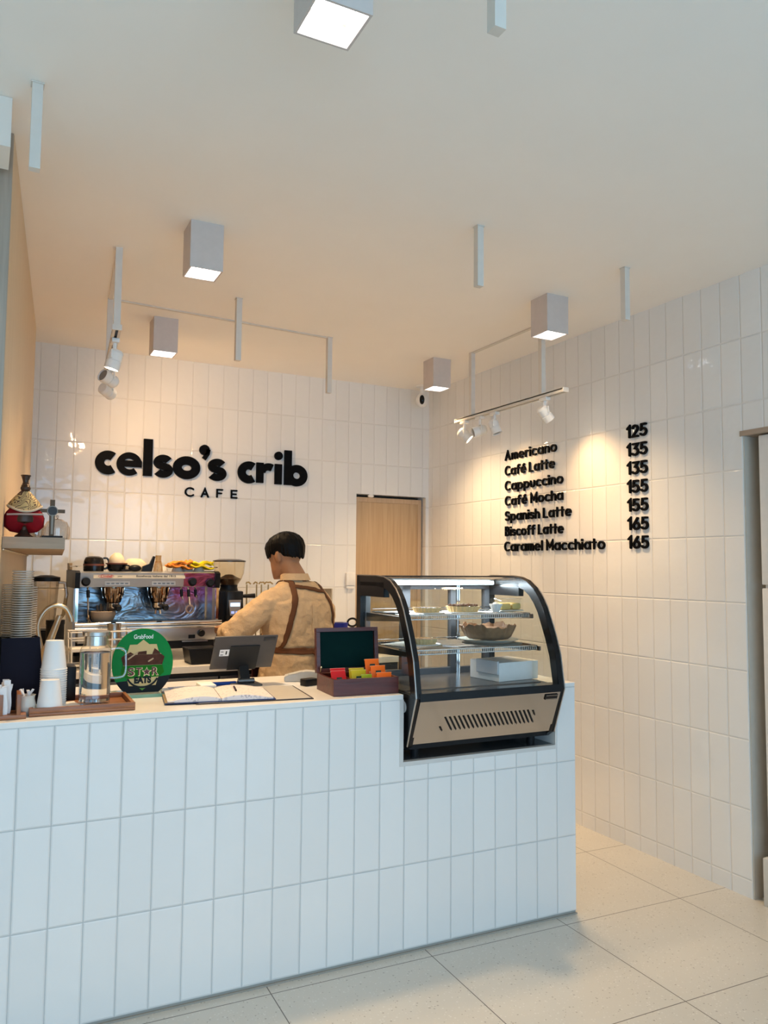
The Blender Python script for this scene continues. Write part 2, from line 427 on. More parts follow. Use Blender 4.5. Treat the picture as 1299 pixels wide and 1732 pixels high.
# ------------------------------------------------------------------ ceiling lamps
LAMPGREY = mat('lamp_housing', (.60, .525, .48), .5)
def spot(name, loc, direction, power, color, angle, blend, parent, radius=.03):
    ld = bpy.data.lights.new(name, 'SPOT'); ld.energy = power; ld.color = color; ld.spot_size = math.radians(angle)
    ld.spot_blend = blend; ld.shadow_soft_size = radius
    o = bpy.data.objects.new(name, ld); COL.objects.link(o); o.parent = parent; o.location = loc
    o.rotation_euler = Vector(direction).to_track_quat('-Z', 'Y').to_euler()
    return o
DL_POWER = 120; DL_COL = (1.0, .68, .365)
def downlight(x, y, label, k=1.0):
    s, h = .13, H-2.582
    t = empty('ceiling_downlight', label, 'ceiling light', (x, y, 2.582), -.015, 'square white ceiling downlights')
    m = MB(); r = s/2; w_ = .006
    for b in [(-r, r, -r, -r+w_), (-r, r, r-w_, r), (-r, -r+w_, -r+w_, r-w_), (r-w_, r, -r+w_, r-w_)]: m.box(*b, 0, h)
    m.box(-r+w_, r-w_, -r+w_, r-w_, .05, h)
    m.build('housing', LAMPGREY, t, smooth=0)
    m = MB(); e = r-w_
    m.loft([[(-e, -e, .003), (e, -e, .003), (e, e, .003), (-e, e, .003)], [(-e*.8, -e*.8, .034), (e*.8, -e*.8, .034), (e*.8, e*.8, .034), (-e*.8, e*.8, .034)]], caps=False)
    m.build('reflector', mat('lamp_reflector', (.88, .86, .88), .35, emit=(1, .96, .98), estr=.55), t, smooth=0)
    m = MB(); m.lathe([(0, .030), (.046, .030), (.046, .049), (0, .049)], 28)
    m.build('lens', emitter('lamp_lens', (1, .97, .94), 9), t)
    spot('downlight_beam', (0, 0, .02), (0, 0, -1), DL_POWER*k, DL_COL, 108, 1.0, t, .085)
    return t
downlight(.637, 1.487, 'square white downlight at the top edge, nearest to the viewer', .42)
downlight(.765, 3.065, 'square white downlight over the counter, above the lettering left side')
downlight(.88, 4.355, 'square white downlight nearest the left track, close to the back wall')
downlight(2.505, 3.05, 'square white downlight in front of the right track light', .72)
downlight(2.63, 4.335, 'square white downlight beside the security camera in the corner', .95)

POST = mat('white_post', (.68, .63, .56), .5)
def post(x, y, z0, label, rz=0, w_=.028):
    t = empty('suspension_post', label, 'ceiling post', (x, y, z0), rz, 'white posts hanging from the ceiling')
    MB().box(-w_/2, w_/2, -w_/2, w_/2, 0, H-z0).build('tube', POST, t, smooth=0)
    MB().box(-w_/2-.003, w_/2+.003, -w_/2-.003, w_/2+.003, H-z0-.004, H-z0-.0005).build('ceiling_plate', POST, t, smooth=0)
    return t
post(.106, 2.345, 2.521, 'bare white ceiling post nearest the left oak edge')
post(1.136, 3.803, 2.451, 'bare white ceiling post above the letters of the cafe sign')
post(1.808, 4.204, 2.438, 'bare white ceiling post right of the cafe sign, with a thin ceiling line')
post(1.72, 2.522, 2.526, 'bare white ceiling post in the middle of the ceiling')
post(2.537, 2.566, 2.530, 'bare white ceiling post nearest the right tiled wall')
post(.908, 1.267, 2.52, 'bare white ceiling post cut by the top edge of the photo')
def conduit(p0, p1, label):
    d = Vector((*p1, 0))-Vector((*p0, 0)); L = d.length
    o = MB().box(0, L, -.010, .010, -.007, -.0005).build('ceiling_conduit', POST, smooth=0)
    o.location = (p0[0], p0[1], H); o.rotation_euler = (0, 0, math.atan2(d.y, d.x)); tag(o, label, 'conduit', 'thin ceiling conduits')
conduit((.60, 4.12), (1.79, 4.204), 'thin white conduit crossing the ceiling near the back wall')
HEADW = mat('spot_white', (.80, .78, .74), .4)
def spot_head(t, x, y, z, aim, power, lit, col=(1, .60, .27), angle=92):
    """one adjustable spotlight hanging under the rail: neck, yoke, lamp can"""
    n = empty('track_spotlight', '', 'spotlight', (x, y, z), 0)
    MB().box(-.016, .016, -.03, .03, -.018, 0, .002).cyl((0, 0, -.018), (0, 0, -.055), .009).build('adapter', HEADW, n)
    d = Vector(aim).normalized(); c = Vector((0, 0, -.088))
    R = d.to_track_quat('Z', 'Y').to_matrix().to_4x4(); R.translation = c
    side = R.col[0].xyz
    side = Vector((side.x, side.y, 0)).normalized() if Vector((side.x, side.y, 0)).length > .2 else Vector((1, 0, 0))
    y_ = MB()
    for s_ in (-1, 1): y_.tube([Vector((0, 0, -.052)), Vector((0, 0, -.054))+side*.032*s_, c+side*.036*s_], .0045, 8)
    y_.build('yoke', HEADW, n)
    MB().lathe([(0, -.042), (.022, -.042), (.031, -.03), (.031, .004), (.029, .005), (.029, .009), (.0325, .010), (.0325, .045), (.030, .045), (.028, .036), (0, .034)], 26, M=R).build('lamp_can', HEADW, n)
    MB().lathe([(0, .0365), (.0275, .0365), (.0275, .039), (0, .039)], 22, M=R).build('lens', emitter('spot_lens', (1, .86, .62), 14) if lit else mat('dull_lens', (.25, .24, .23), .2), n)
    if power: spot('track_beam', c+d*.05, d, power, col, angle, 1.0, n, .03)
    return n
def track(name, p0, p1, z, posts, label):
    t = empty(name, label, 'track light rail', (p0[0], p0[1], z), math.atan2(p1[1]-p0[1], p1[0]-p0[0]))
    L = math.hypot(p1[0]-p0[0], p1[1]-p0[1])
    MB().box(0, L, -.017, -.006, 0, .02).box(0, L, .006, .017, 0, .02).box(0, L, -.017, .017, .014, .022).build('rail', POST, t, smooth=0)
    MB().box(.002, L-.002, -.006, .006, .004, .013).build('channel', BLACK, t, smooth=0)
    MB().box(-.006, 0, -.019, .019, -.001, .023).build('end_cap', POST, t, smooth=0)
    MB().box(L, L+.006, -.019, .019, -.001, .023).build('end_cap', POST, t, smooth=0)
    for q in posts: MB().box(q-.014, q+.014, -.014, .014, .022, H-z).build('post', POST, t, smooth=0)
    MB().box(posts[0], posts[-1], -.010, .010, H-z-.008, H-z-.0005).build('ceiling_bar', POST, t, smooth=0)
    return t
track('track_rail', (2.722, 3.19), (2.722, 4.235), 2.350, (.19, .875), 'white track rail hung on two posts by the menu wall')
R_HEADS = [(4.151, (.33, -.25, -.37), 7.5, 1, 'cream lit track spotlight at the far end of the right rail'),
           (3.98, (-.75, .25, -.25), 0, 0, 'white track spotlight facing the room, second from the far end of the right rail'),
           (3.825, (.25, -.30, -1), 0, 0, 'white track spotlight tilted straight down, third on the right rail'),
           (3.358, (.33, -.03, -.37), 8.5, 1, 'lit white track spotlight at the near end of the right rail')]
for y, aim, pw, lit, lab in R_HEADS:
    h = spot_head(None, 2.722, y, 2.350, aim, pw, lit); h['label'] = lab; h['group'] = 'spotlights on the right rail'
lx = lambda y: .498+(y-3.435)*.095
track('track_rail', (lx(3.40), 3.40), (lx(4.35), 4.35), 2.405, (.036, .725), 'white track rail seen end on, left of the sign')
L_HEADS = [(3.55, (-.22, .12, -.9), 5, 1, 'lit white track spotlight nearest the viewer on the left rail'),
           (3.95, (-.55, -.35, .2), 0, 0, 'grey unlit track spotlight in the middle of the left rail'),
           (4.22, (.75, .93, -.22), 20, 1, 'cream lit track spotlight lowest in view on the left rail')]
for y, aim, pw, lit, lab in L_HEADS:
    h = spot_head(None, lx(y), y, 2.405, aim, pw, lit, angle=115); h['label'] = lab; h['group'] = 'spotlights on the left rail'

# security camera in the corner
t = empty('security_camera', 'white security camera with black lens in the ceiling corner', 'camera', (2.905, 5.0, 2.66))
MB().lathe([(0, .10), (.045, .10), (.045, .1095), (0, .1095)], 24).cyl((0, 0, .04), (0, 0, .10), .018).build('mount', WHITE, t)
MB().ball((0, 0, .0), .048, .05, .052).build('head', WHITE, t)
Rm = Vector((-.5, -.85, -.05)).normalized()
MB().ball(tuple(Rm*.030), .024, .024, .036).build('lens', mat('black_gloss', (.006, .006, .006), .1), t)

# ------------------------------------------------------------------ lettering on the walls
SIGN = mat('black_acrylic', (.004, .004, .0045), .5, spec=.05)
def logo():
    t = empty('cafe_sign', 'big black raised cafe name in lower case on the back wall', 'sign', (0, YB, 0))
    d0, d1 = -.022, -.002
    th = .052
    def ring(x0, x1, z0, z1, a0, a1, w_, n=40):
        return arc((x0+x1)/2, (z0+z1)/2, (x1-x0)/2-w_/2, (z1-z0)/2-w_/2, a0, a1, n)
    def L(name, st, w_=th, rnd=False):
        m = MB(); m.strokes(st, w_, d0, d1, round_ends=rnd); m.build(name, SIGN, t, smooth=0)
    def sglyph(x0, x1, z0, z1, w_):
        cx = (x0+x1)/2; h_ = z1-z0; rz = (h_-w_)/4; rx = (x1-x0)/2-w_/2
        top = arc(cx, z1-w_/2-rz, rx*.95, rz, 25, 225, 16); bot = arc(cx, z0+w_/2+rz, rx, rz, 45, -155, 16)
        return top+bot
    L('letter', [ring(.643, .795, 1.985, 2.134, 52, 308, .054)], .054)
    L('letter', [ring(.771, .925, 1.985, 2.133, -2, 312, .040), [(.80, 2.061), (.924, 2.061)]], .039)
    L('letter', [[(.9615, 1.99), (.9615, 2.227)]], .056)
    L('letter', [sglyph(.997, 1.121, 1.985, 2.133, .046)], .046)
    L('letter', [ring(1.122, 1.298, 1.984, 2.134, 0, 360, .055)], .055)
    L('apostrophe', [arc(1.325, 2.185, .017, .017, 0, 360, 16)], .034)
    L('apostrophe', [[(1.350, 2.190), (1.345, 2.16), (1.322, 2.125)]], .028)
    L('letter', [sglyph(1.349, 1.475, 1.984, 2.132, .046)], .046)
    L('letter', [ring(1.554, 1.708, 1.98, 2.130, 54, 306, .054)], .054)
    L('letter', [[(1.709, 1.989), (1.709, 2.127)], arc(1.770, 2.060, .048, .042, 175, 58, 10)], .049)
    L('letter', [[(1.841, 1.986), (1.841, 2.126)]], .050)
    L('letter_dot', [arc(1.841, 2.1835, .0145, .0145, 0, 360, 16)], .029)
    L('letter', [[(1.911, 1.985), (1.911, 2.226)], ring(1.898, 2.054, 1.98, 2.128, 0, 360, .050)], .052)
logo()
def small_sign():
    t = empty('cafe_sign', 'small thin black spaced capitals under the big cafe name', 'sign', (0, YB, 0))
    w_ = .0108
    G = [[arc(1.238, 1.902, .030, .026, 45, 315, 20)],
         [[(1.314, 1.875), (1.336, 1.927), (1.358, 1.875)], [(1.323, 1.893), (1.349, 1.893)]],
         [[(1.418, 1.878), (1.418, 1.927), (1.453, 1.927)], [(1.418, 1.903), (1.447, 1.903)]],
         [[(1.551, 1.926), (1.516, 1.926), (1.516, 1.878), (1.552, 1.878)], [(1.516, 1.902), (1.546, 1.902)]]]
    for g in G: MB().strokes(g, w_, -.012, -.001).build('letter', SIGN, t, smooth=0)
small_sign()
def glyphs():
    g = {}
    g['A'] = (.62, [[(0, 0), (.31, 1), (.62, 0)], [(.12, .34), (.5, .34)]])
    g['C'] = (.60, [arc(.37, .5, .37, .5, 52, 308, 22)])
    g['S'] = (.50, [arc(.25, .75, .24, .25, 25, 250, 14)+arc(.25, .25, .25, .25, 70, -155, 14)])
    g['B'] = (.50, [[(0, 0), (0, 1), (.22, 1)]+arc(.22, .76, .21, .24, 80, -90, 10)+[(0, .52)], [(.2, .52)]+arc(.24, .26, .26, .26, 80, -90, 10)+[(0, 0)]])
    g['L'] = (.42, [[(0, 1), (0, 0), (.42, 0)]])
    g['M'] = (.70, [[(0, 0), (0, 1), (.35, .30), (.70, 1), (.70, 0)]])
    bowl = arc(.28, .33, .28, .33, 0, 360, 24)
    g['a'] = (.56, [bowl, [(.56, .68), (.56, 0)]])
    g['c'] = (.48, [arc(.30, .33, .30, .33, 52, 308, 18)])
    e = arc(.28, .33, .28, .33, 0, 308, 22)
    g['e'] = (.56, [[(.02, .33), (.56, .33)], e])
    g['\u00e9'] = (.56, [[(.02, .33), (.56, .33)], e, [(.27, .84), (.40, .98)]])
    g['f'] = (.36, [[(.14, 0), (.14, .78)]+arc(.34, .78, .20, .22, 175, 80, 7), [(0, .62), (.34, .62)]])
    g['h'] = (.46, [[(0, 0), (0, 1)], arc(.23, .40, .23, .27, 180, 0, 12)+[(.46, 0)]])
    g['i'] = (.0, [[(0, 0), (0, .66)], [(0, .93)]])
    g['l'] = (.0, [[(0, 0), (0, 1)]])
    g['m'] = (.70, [[(0, 0), (0, .66)], arc(.175, .42, .175, .25, 180, 0, 10)+[(.35, 0)], arc(.525, .42, .175, .25, 180, 0, 10)+[(.70, 0)]])
    g['n'] = (.46, [[(0, 0), (0, .66)], arc(.23, .40, .23, .27, 180, 0, 12)+[(.46, 0)]])
    g['o'] = (.60, [arc(.30, .33, .30, .33, 0, 360, 24)])
    g['p'] = (.56, [[(0, .68), (0, -.30)], arc(.28, .33, .28, .33, 0, 360, 24)])
    g['r'] = (.28, [[(0, 0), (0, .66)], arc(.22, .38, .22, .28, 180, 65, 8)])
    g['s'] = (.38, [arc(.19, .49, .18, .17, 25, 250, 12)+arc(.19, .17, .19, .17, 70, -155, 12)])
    g['t'] = (.32, [[(.15, .95), (.15, 0)], [(0, .64), (.32, .64)]])
    g['u'] = (.46, [[(0, .66), (0, .26)]+arc(.23, .26, .23, .26, 180, 360, 12)+[(.46, .66)]])
    g['1'] = (.20, [[(0, .80), (.20, 1), (.20, 0)]])
    g['2'] = (.50, [arc(.25, .73, .24, .27, 165, -30, 12)+[(0, 0), (.50, 0)]])
    g['3'] = (.48, [[(.02, 1), (.46, 1), (.22, .60)]+arc(.20, .30, .28, .30, 75, -145, 14)])
    g['5'] = (.48, [[(.44, 1), (.06, 1), (.03, .56)]+arc(.20, .31, .28, .31, 115, -145, 14)])
    g['6'] = (.52, [[(.38, 1), (.05, .45)], arc(.26, .29, .26, .29, 0, 360, 22)])
    return g
GL = glyphs()
def wall_text(txt, y_left, y_right, z, cap, wt, label, name, group):
    """raised rounded lettering on the right wall; reads towards -y; a line of two words has one part per word"""
    x = 0; runs = [[]]
    for ch in txt:
        if ch == ' ': x += .34; runs.append([]); continue
        adv, st = GL[ch]; runs[-1].append((x, st)); x += adv+.29
    tot = x-.29; k = (y_left-y_right-wt)/tot
    M = Matrix(((0, 1, 0, 0), (-1, 0, 0, 0), (0, 0, 1, 0), (0, 0, 0, 1)))
    root = empty(name, label, 'lettering', (XR, y_left, z), 0, group) if len(runs) > 1 else None
    for run in runs:
        m = MB()
        for x0, st in run:
            m.strokes([[((px+x0)*k+wt/2, py*(cap-wt)+wt/2) for px, py in s_] for s_ in st], wt, -.012, -.001, M=M)
        o = m.build('word' if root else name, SIGN, root, smooth=0)
    if root: return root
    o.location = (XR, y_left, z)
    return tag(o, label, 'lettering', group)
ORD = ['first', 'second', 'third', 'fourth', 'fifth', 'sixth', 'seventh']
MENU = [('Americano', 3.652, '125', 'Americano'), ('Caf\u00e9 Latte', 3.672, '135', 'Caf\u00e9 Latte'), ('Cappuccino', 3.597, '135', 'Cappuccino'), ('Caf\u00e9 Mocha', 3.599, '155', 'Caf\u00e9 Mocha'),
        ('Spanish Latte', 3.527, '155', 'Spanish Latte'), ('Biscoff Latte', 3.597, '165', ''), ('Caramel Macchiato', 3.256, '165', 'Caramel Macchiato')]
for i, (nm, yr, pr_, say) in enumerate(MENU):
    z = 2.119-.0981*i; yl = 4.172 if i == 6 else 4.164
    wall_text(nm, yl, yr, z, .064, .0098, f'{ORD[i]} line of black raised menu words from the top' + (f', reading {say}' if say else ', ending in Latte'), 'menu_lettering', 'black drink names on the right wall')
    wall_text(pr_, 3.085, 2.942, 2.112-.0972*i, .068, .0115, f'{ORD[i]} black raised price from the top, reading {pr_}', 'price_lettering', 'black prices on the right wall')
# ------------------------------------------------------------------ the service counter
T_CNT = tile('glazed_tile_counter', 'x', -.0944, .1017, .015, .3037, TCOL, (.50, .52, .52), wav=.55, tilt=.3, rough=.08)
STONE = mat('white_worktop_stone', (.78, .765, .73), .16, var=.05, scale=12)
NA0, NA1, NZ0 = -.813, -.102, .695
cnt = empty('service_counter', 'white tiled service counter with a step down for the cake display', 'counter', OC, ANG)
LA = -2.205
def skew(o):
    for v in o.data.vertices:
        if v.co.x < -2 and v.co.y > .3: v.co.x += .065
m = MB()
poly = [(LA, .015), (0, .015), (0, .938), (NA1, .938), (NA1, NZ0-.016), (NA0, NZ0-.016), (NA0, .926), (LA, .926)]
m.prism(poly, 0, .64, 'xz'); o = m.build('tiled_body', T_CNT, cnt, smooth=0); skew(o)
m = MB(); m.box(LA, NA0-.002, -.003, .66, .926, TOP, .0015); o = m.build('worktop', STONE, cnt, smooth=0); skew(o)
MB().box(NA1, .001, -.001, .66, .938, .9445, .001).build('end_cap', STONE, cnt, smooth=0)
MB().box(NA0-.016, NA1+.0, -.002, .655, NZ0-.016, NZ0, .001).box(NA0-.016, NA0, -.002, -.0, NZ0, .926).build('display_ledge', mat('ledge_stone', (.62, .60, .57), .12, var=.05), cnt, smooth=0)
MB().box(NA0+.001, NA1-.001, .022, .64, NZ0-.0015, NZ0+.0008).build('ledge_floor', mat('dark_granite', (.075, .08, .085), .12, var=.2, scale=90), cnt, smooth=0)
MB().box(LA+.07, .0, .004, .62, 0, .015).build('kick_strip', mat('grey_mortar', (.38, .36, .32), .8), cnt, smooth=0)
MB().box(LA, 0.004, -.003, .004, 0, .006).build('floor_joint', mat('dirty_grout', (.33, .31, .27), .8), cnt, smooth=0)

# ------------------------------------------------------------------ the refrigerated cake display
dsp = empty('cake_display', 'countertop refrigerated cake display with black frame and curved glass', 'display fridge', K(-.802, 0, NZ0), ANG)
W = .688                                   # width
def dz(z): return z-NZ0
def curve_profile(inset=0):
    """front outline of the side panels, from the toe up over the curved top to the back"""
    P = [(-.005, .752), (-.076, .938), (-.052, 1.072), (-.022, 1.150), (.004, 1.205), (.030, 1.258), (.060, 1.300), (.098, 1.338), (.145, 1.366), (.20, 1.381), (.27, 1.386), (.465, 1.386)]
    return [(b, dz(z)) for b, z in P]
prof = curve_profile()
def inset_profile(d):
    out = []
    for i, p in enumerate(prof[1:]):
        i += 1
        a = Vector(prof[i-1]); b = Vector(prof[min(i+1, len(prof)-1)]); t = (b-a).normalized()
        n = Vector((t.y, -t.x)); out.append((p[0]+n.x*d, p[1]+n.y*d))
    return out
FR = mat('black_frame', (.008, .008, .009), .25, spec=.3)
ALU = mat('aluminium_edge', (.55, .52, .49), .3, 1)
ins = inset_profile(.042)
for a0, a1 in ((0, .026), (W-.026, W)):
    # side frame: lower cheek, curved front band and rear post around a glass pane
    m = MB()
    outer = prof[1:]; inner = ins
    for i in range(len(outer)-1):
        m.prism([outer[i], outer[i+1], inner[i+1], inner[i]], a0, a1, 'yz')
    m.prism([(-.005, dz(.752)), (-.076, dz(.938)), (-.045, dz(.945)), (.465, dz(.945)), (.465, dz(.730)), (.03, dz(.730))], a0, a1, 'yz')
    m.prism([(.425, dz(.93)), (.465, dz(.93)), (.465, dz(1.386)), (.425, dz(1.386))], a0, a1, 'yz')
    m.prism([(.20, dz(1.30)), (.43, dz(1.30)), (.43, dz(1.36)), (.20, dz(1.36))], a0, a1, 'yz')
    sf = m.build('side_frame', FR, dsp, smooth=20)
    m = MB(); e = .003; q = a0-.002 if a0 == 0 else a1
    for i in range(len(prof)-1):
        a, b = Vector(prof[i]), Vector(prof[i+1]); t = (b-a).normalized(); n = Vector((t.y, -t.x))*-.004
        m.prism([a, b, b+n, a+n], *((a0-.001, a0+.0035) if a0 == 0 else (a1-.0035, a1+.001)), 'yz')
    m.build('edge_trim', ALU, sf, smooth=20)
    m = MB(); m.prism([ins[0]]+ins[1:-1]+[(.425, dz(1.355)), (.425, dz(.945)), (-.045, dz(.945))], (a0+a1)/2-.002, (a0+a1)/2+.002, 'yz')
    m.build('side_glass', glassy('pane_glass', (.93, .95, .93)), dsp, smooth=20)
m = MB(); m.lathe([(0, 0), (.022, 0), (.022, .003), (.018, .005), (0, .005)], 24, M=Matrix.Translation((0, .02, dz(.895))) @ Matrix.Rotation(-PI/2, 4, 'Y'))
m.build('cap', mat('grey_cap', (.5, .5, .5), .4), dsp)
# curved front glass
gp = [(-.070, .948), (-.050, 1.072), (-.020, 1.150), (.006, 1.205), (.032, 1.257), (.062, 1.299), (.100, 1.336), (.146, 1.363), (.20, 1.377), (.27, 1.382), (.40, 1.382)]
def smoothen(P, n=4):
    out = []
    for i in range(len(P)-1):
        p0, p1, p2, p3 = [Vector(P[max(0, min(len(P)-1, j))]) for j in (i-1, i, i+1, i+2)]
        for k in range(n):
            t = k/n; out.append(.5*((2*p1)+(p2-p0)*t+(2*p0-5*p1+4*p2-p3)*t*t+(3*p1-p0-3*p2+p3)*t**3))
    return out+[Vector(P[-1])]
gps = smoothen(gp)
m = MB(); m.sheet([[(a, p.x, dz(p.y)) for p in gps] for a in (.026, W-.026)]); m.build('front_glass', glassy('curved_glass', (.95, .965, .95)), dsp, smooth=60)
MB().box(.02, W-.02, .36, .465, dz(1.378), dz(1.386)).box(.02, W-.02, .40, .465, dz(1.345), dz(1.378)).build('top_rail', FR, dsp, smooth=0)
# lower steel panel with the slanted vents
A_, B_ = Vector((-.0755, dz(.925))), Vector((-.006, dz(.757)))
MB().prism([A_, B_, B_+Vector((.012, .004)), A_+Vector((.012, .004))], .020, W-.020, 'yz').build('front_panel', mat('mirror_steel', (.50, .475, .455), .10, 1, var=.02, scale=3), dsp, smooth=0)
MB().prism([(-.078, dz(.925)), (-.076, dz(.955)), (-.02, dz(.955)), (-.02, dz(.925))], .018, W-.018, 'yz').build('glass_sill', FR, dsp, smooth=0)
pd = (B_-A_).normalized(); pn = Vector((pd.y, -pd.x)); pn = pn if pn.x < 0 else -pn
def onpanel(a, s): v = A_+pd*s+pn*.0012; return Vector((a, v.x, v.y))
m = MB()
def slot(a0, s0, a1, s1, w_=.0055):
    p0, p1 = onpanel(a0, s0), onpanel(a1, s1); m.tube([p0, p1], w_, 8, flat=.12)
PL = (B_-A_).length
for i in range(22):
    a = .118+i*.0232*.87
    slot(a+.006, PL*.40, a+.046, PL*.72) if 0 < i < 21 else slot(a+.012+.0, PL*(.42 if i == 21 else .62), a+(.026 if i == 21 else .024), PL*(.54 if i == 21 else .72))
m.build('vent_slots', BLACK, dsp)
pl = MB(); p = [onpanel(.594, .008), onpanel(.655, .008), onpanel(.655, .030), onpanel(.594, .030)]
pl.loft([p, [q+Vector((0, pn.x, pn.y))*.003 for q in p]]); plo = pl.build('name_plate', FR, dsp, smooth=0)
fr = MB()
for a0, a1, s0, s1 in ((.597, .652, .026, .0275), (.597, .652, .0105, .012)):
    p = [onpanel(a0, s0), onpanel(a1, s0), onpanel(a1, s1), onpanel(a0, s1)]
    fr.loft([[q+Vector((0, pn.x, pn.y))*.0032 for q in p], [q+Vector((0, pn.x, pn.y))*.0045 for q in p]])
fr.build('plate_lines', STEEL, plo, smooth=0)
# interior: base, deck, rear doors with frame, lamp
MB().box(.022, W-.022, .012, .455, dz(.735), dz(.925)).build('base_box', BLACK, dsp, smooth=0)
MB().box(.022, W-.022, -.045, .44, dz(.925), dz(.945)).build('deck', mat('deck_brown', (.20, .17, .145), .2), dsp, smooth=0)
MB().box(.022, W-.022, .05, .42, dz(.9455), dz(.950)).build('deck_tray', mat('tray_dark', (.12, .105, .095), .25), dsp, smooth=0)
m = MB()
for a0, a1 in ((.02, .05), (.205, .245), (.455, .495), (W-.05, W-.02)): m.box(a0, a1, .43, .46, dz(.945), dz(1.345))
m.box(.02, W-.02, .43, .46, dz(.945), dz(.975)); m.box(.02, W-.02, .43, .46, dz(1.325), dz(1.345))
m.build('rear_frame', mat('frame_grey', (.10, .10, .105), .35), dsp, smooth=0)
MB().box(.03, W-.03, .444, .448, dz(.96), dz(1.34)).build('rear_glass', glassy('rear_pane', (.90, .92, .90)), dsp, smooth=0)
MB().box(.03, W-.03, .385, .415, dz(1.350), dz(1.372)).build('lamp_channel', ALU, dsp, smooth=0)
m = MB(); m.cyl((.045, .372, dz(1.355)), (W-.045, .372, dz(1.355)), .008); m.build('light_tube', emitter('cool_tube', (.72, .88, 1), 14), dsp)
m = MB(); m.tube([(.47, .40, dz(.95)), (.47, .40, dz(1.35))], .008, 8); m.tube([(.47, .385, dz(.95)), (.47, .385, dz(1.35))], .005, 8); m.build('shelf_upright', CHROME, dsp)
# wire shelves
def wire_shelf(z, b0, b1, name='wire_shelf'):
    m = MB(); r = .0016
    for b in (b0, b0+.004, (b0+b1)/2, b1): m.tube([(.045, b, dz(z)), (W-.045, b, dz(z))], .0026, 6)
    for a in (.045, W-.045): m.tube([(a, b0, dz(z)), (a, b1, dz(z))], .0026, 6)
    m.tube([(.045, b0, dz(z-.016)), (W-.045, b0, dz(z-.016))], .0026, 6)
    m.tube([(.045, b1, dz(z+.012)), (W-.045, b1, dz(z+.012))], .002, 6)
    n = 62
    for i in range(n):
        a = .05+(W-.10)*i/(n-1); m.tube([(a, b0, dz(z-.015)), (a, b0, dz(z+.002)), (a, b1, dz(z+.002))], r, 4)
    s = m.build(name, CHROME, dsp)
    k = MB()
    for a0, a1 in ((.026, .034), (W-.034, W-.026)):
        k.prism([(b0-.0, dz(z-.004)), (b0-.0, dz(z-.022)), (b1+.02, dz(z-.040)), (b1+.02, dz(z-.004))], a0, a1, 'yz')
    k.build('bracket', DSTEEL, s, smooth=0)
wire_shelf(1.232, .095, .40); wire_shelf(1.100, .045, .40)
for a in (.07, W-.07):
    for b in (.06, .40): MB().cyl((a, b, 0), (a, b, dz(.735)), .016, .018).build('foot', BLACK, dsp)
MB().box(W/2-.3, W/2+.3, .45, .462, dz(.75), dz(.92)).build('rear_grille', DSTEEL, dsp, smooth=0)
ld = bpy.data.lights.new('display_lamp', 'AREA'); ld.shape = 'RECTANGLE'; ld.size = .58; ld.size_y = .02; ld.energy = 3.2; ld.color = (.78, .9, 1)
o = bpy.data.objects.new('display_lamp', ld); COL.objects.link(o); o.parent = dsp; o.location = (W/2, .372, dz(1.344)); o.rotation_euler = (-.35, 0, 0)

# cakes and boxes inside the display (each rests on a shelf)
def D(a, b, z): return K(a, b, z)
CRUST = mat('tart_crust', (.62, .45, .22), .75, var=.25, scale=160, bump=.001)
SHELF1, SHELF2 = 1.2356, 1.1036
def tart(a, b, z, r, h, fill, label, crumbs=None, card=True):
    t = empty('fruit_tart' if not crumbs else 'crumble_tart', label, 'cake', D(a, b, z), random.random())
    if card:
        MB().lathe([(0, 0), (r*1.28, 0), (r*1.28, .0025), (0, .0025)], 40).build('cake_board', PAPERW, t, smooth=30)
    n = 48; rings = []
    for rr, zz in ((r*.9, .003), (r, h), (r*.95, h), (r*.93, h*.85), (.001, h*.85)):
        rings.append([Vector(((rr+(.0035*math.cos(k*PI) if rr > r*.92 else 0))*math.cos(2*PI*k/n), (rr+(.0035*math.cos(k*PI) if rr > r*.92 else 0))*math.sin(2*PI*k/n), zz)) for k in range(n)])
    MB().loft(rings).build('crust', CRUST, t, smooth=30)
    MB().lathe([(0, h*.84), (r*.93, h*.84), (r*.90, h*.93), (0, h*.96)], 36).build('filling', fill, t)
    if crumbs:
        m = MB()
        for _ in range(90):
            q = r*.88*math.sqrt(random.random()); an = random.random()*2*PI; s_ = .004+.005*random.random()
            m.ball((q*math.cos(an), q*math.sin(an), h*.96+s_*.4), s_, s_*.8, s_*.7, 6, 5)
        m.build('crumble', crumbs, t, smooth=60)['kind'] = 'stuff'
    return t
BLUEB = mat('dark_berry_filling', (.035, .02, .045), .2); CUST = mat('caramel_filling', (.33, .17, .06), .35)
tart(-.600, .235, SHELF2, .058, .024, CUST, 'caramel tart with fluted crust on the lower display shelf')
tart(-.600, .205, SHELF1, .058, .022, BLUEB, 'dark berry tart with fluted crust on the upper display shelf')
tart(-.425, .205, SHELF1, .070, .026, mat('cream_filling', (.75, .66, .52), .5), 'crumble topped tart in the middle of the upper display shelf', mat('chocolate_crumbs', (.14, .075, .04), .8, var=.4, scale=200))
# folded sheet of white paper under the tarts
for (a, b, z, lab) in ((-.655, .26, SHELF2, 'white paper sheet under the caramel tart on the lower shelf'), (-.64, .27, SHELF1, 'white paper sheet under the berry tart on the upper shelf')):
    o = MB().box(-.08, .08, -.085, .085, -.0030, -.0006).build('paper_sheet', PAPERW, smooth=0); o.location = D(a, b, z+.0005); o.rotation_euler = (0, 0, .4); tag(o, lab, 'paper')
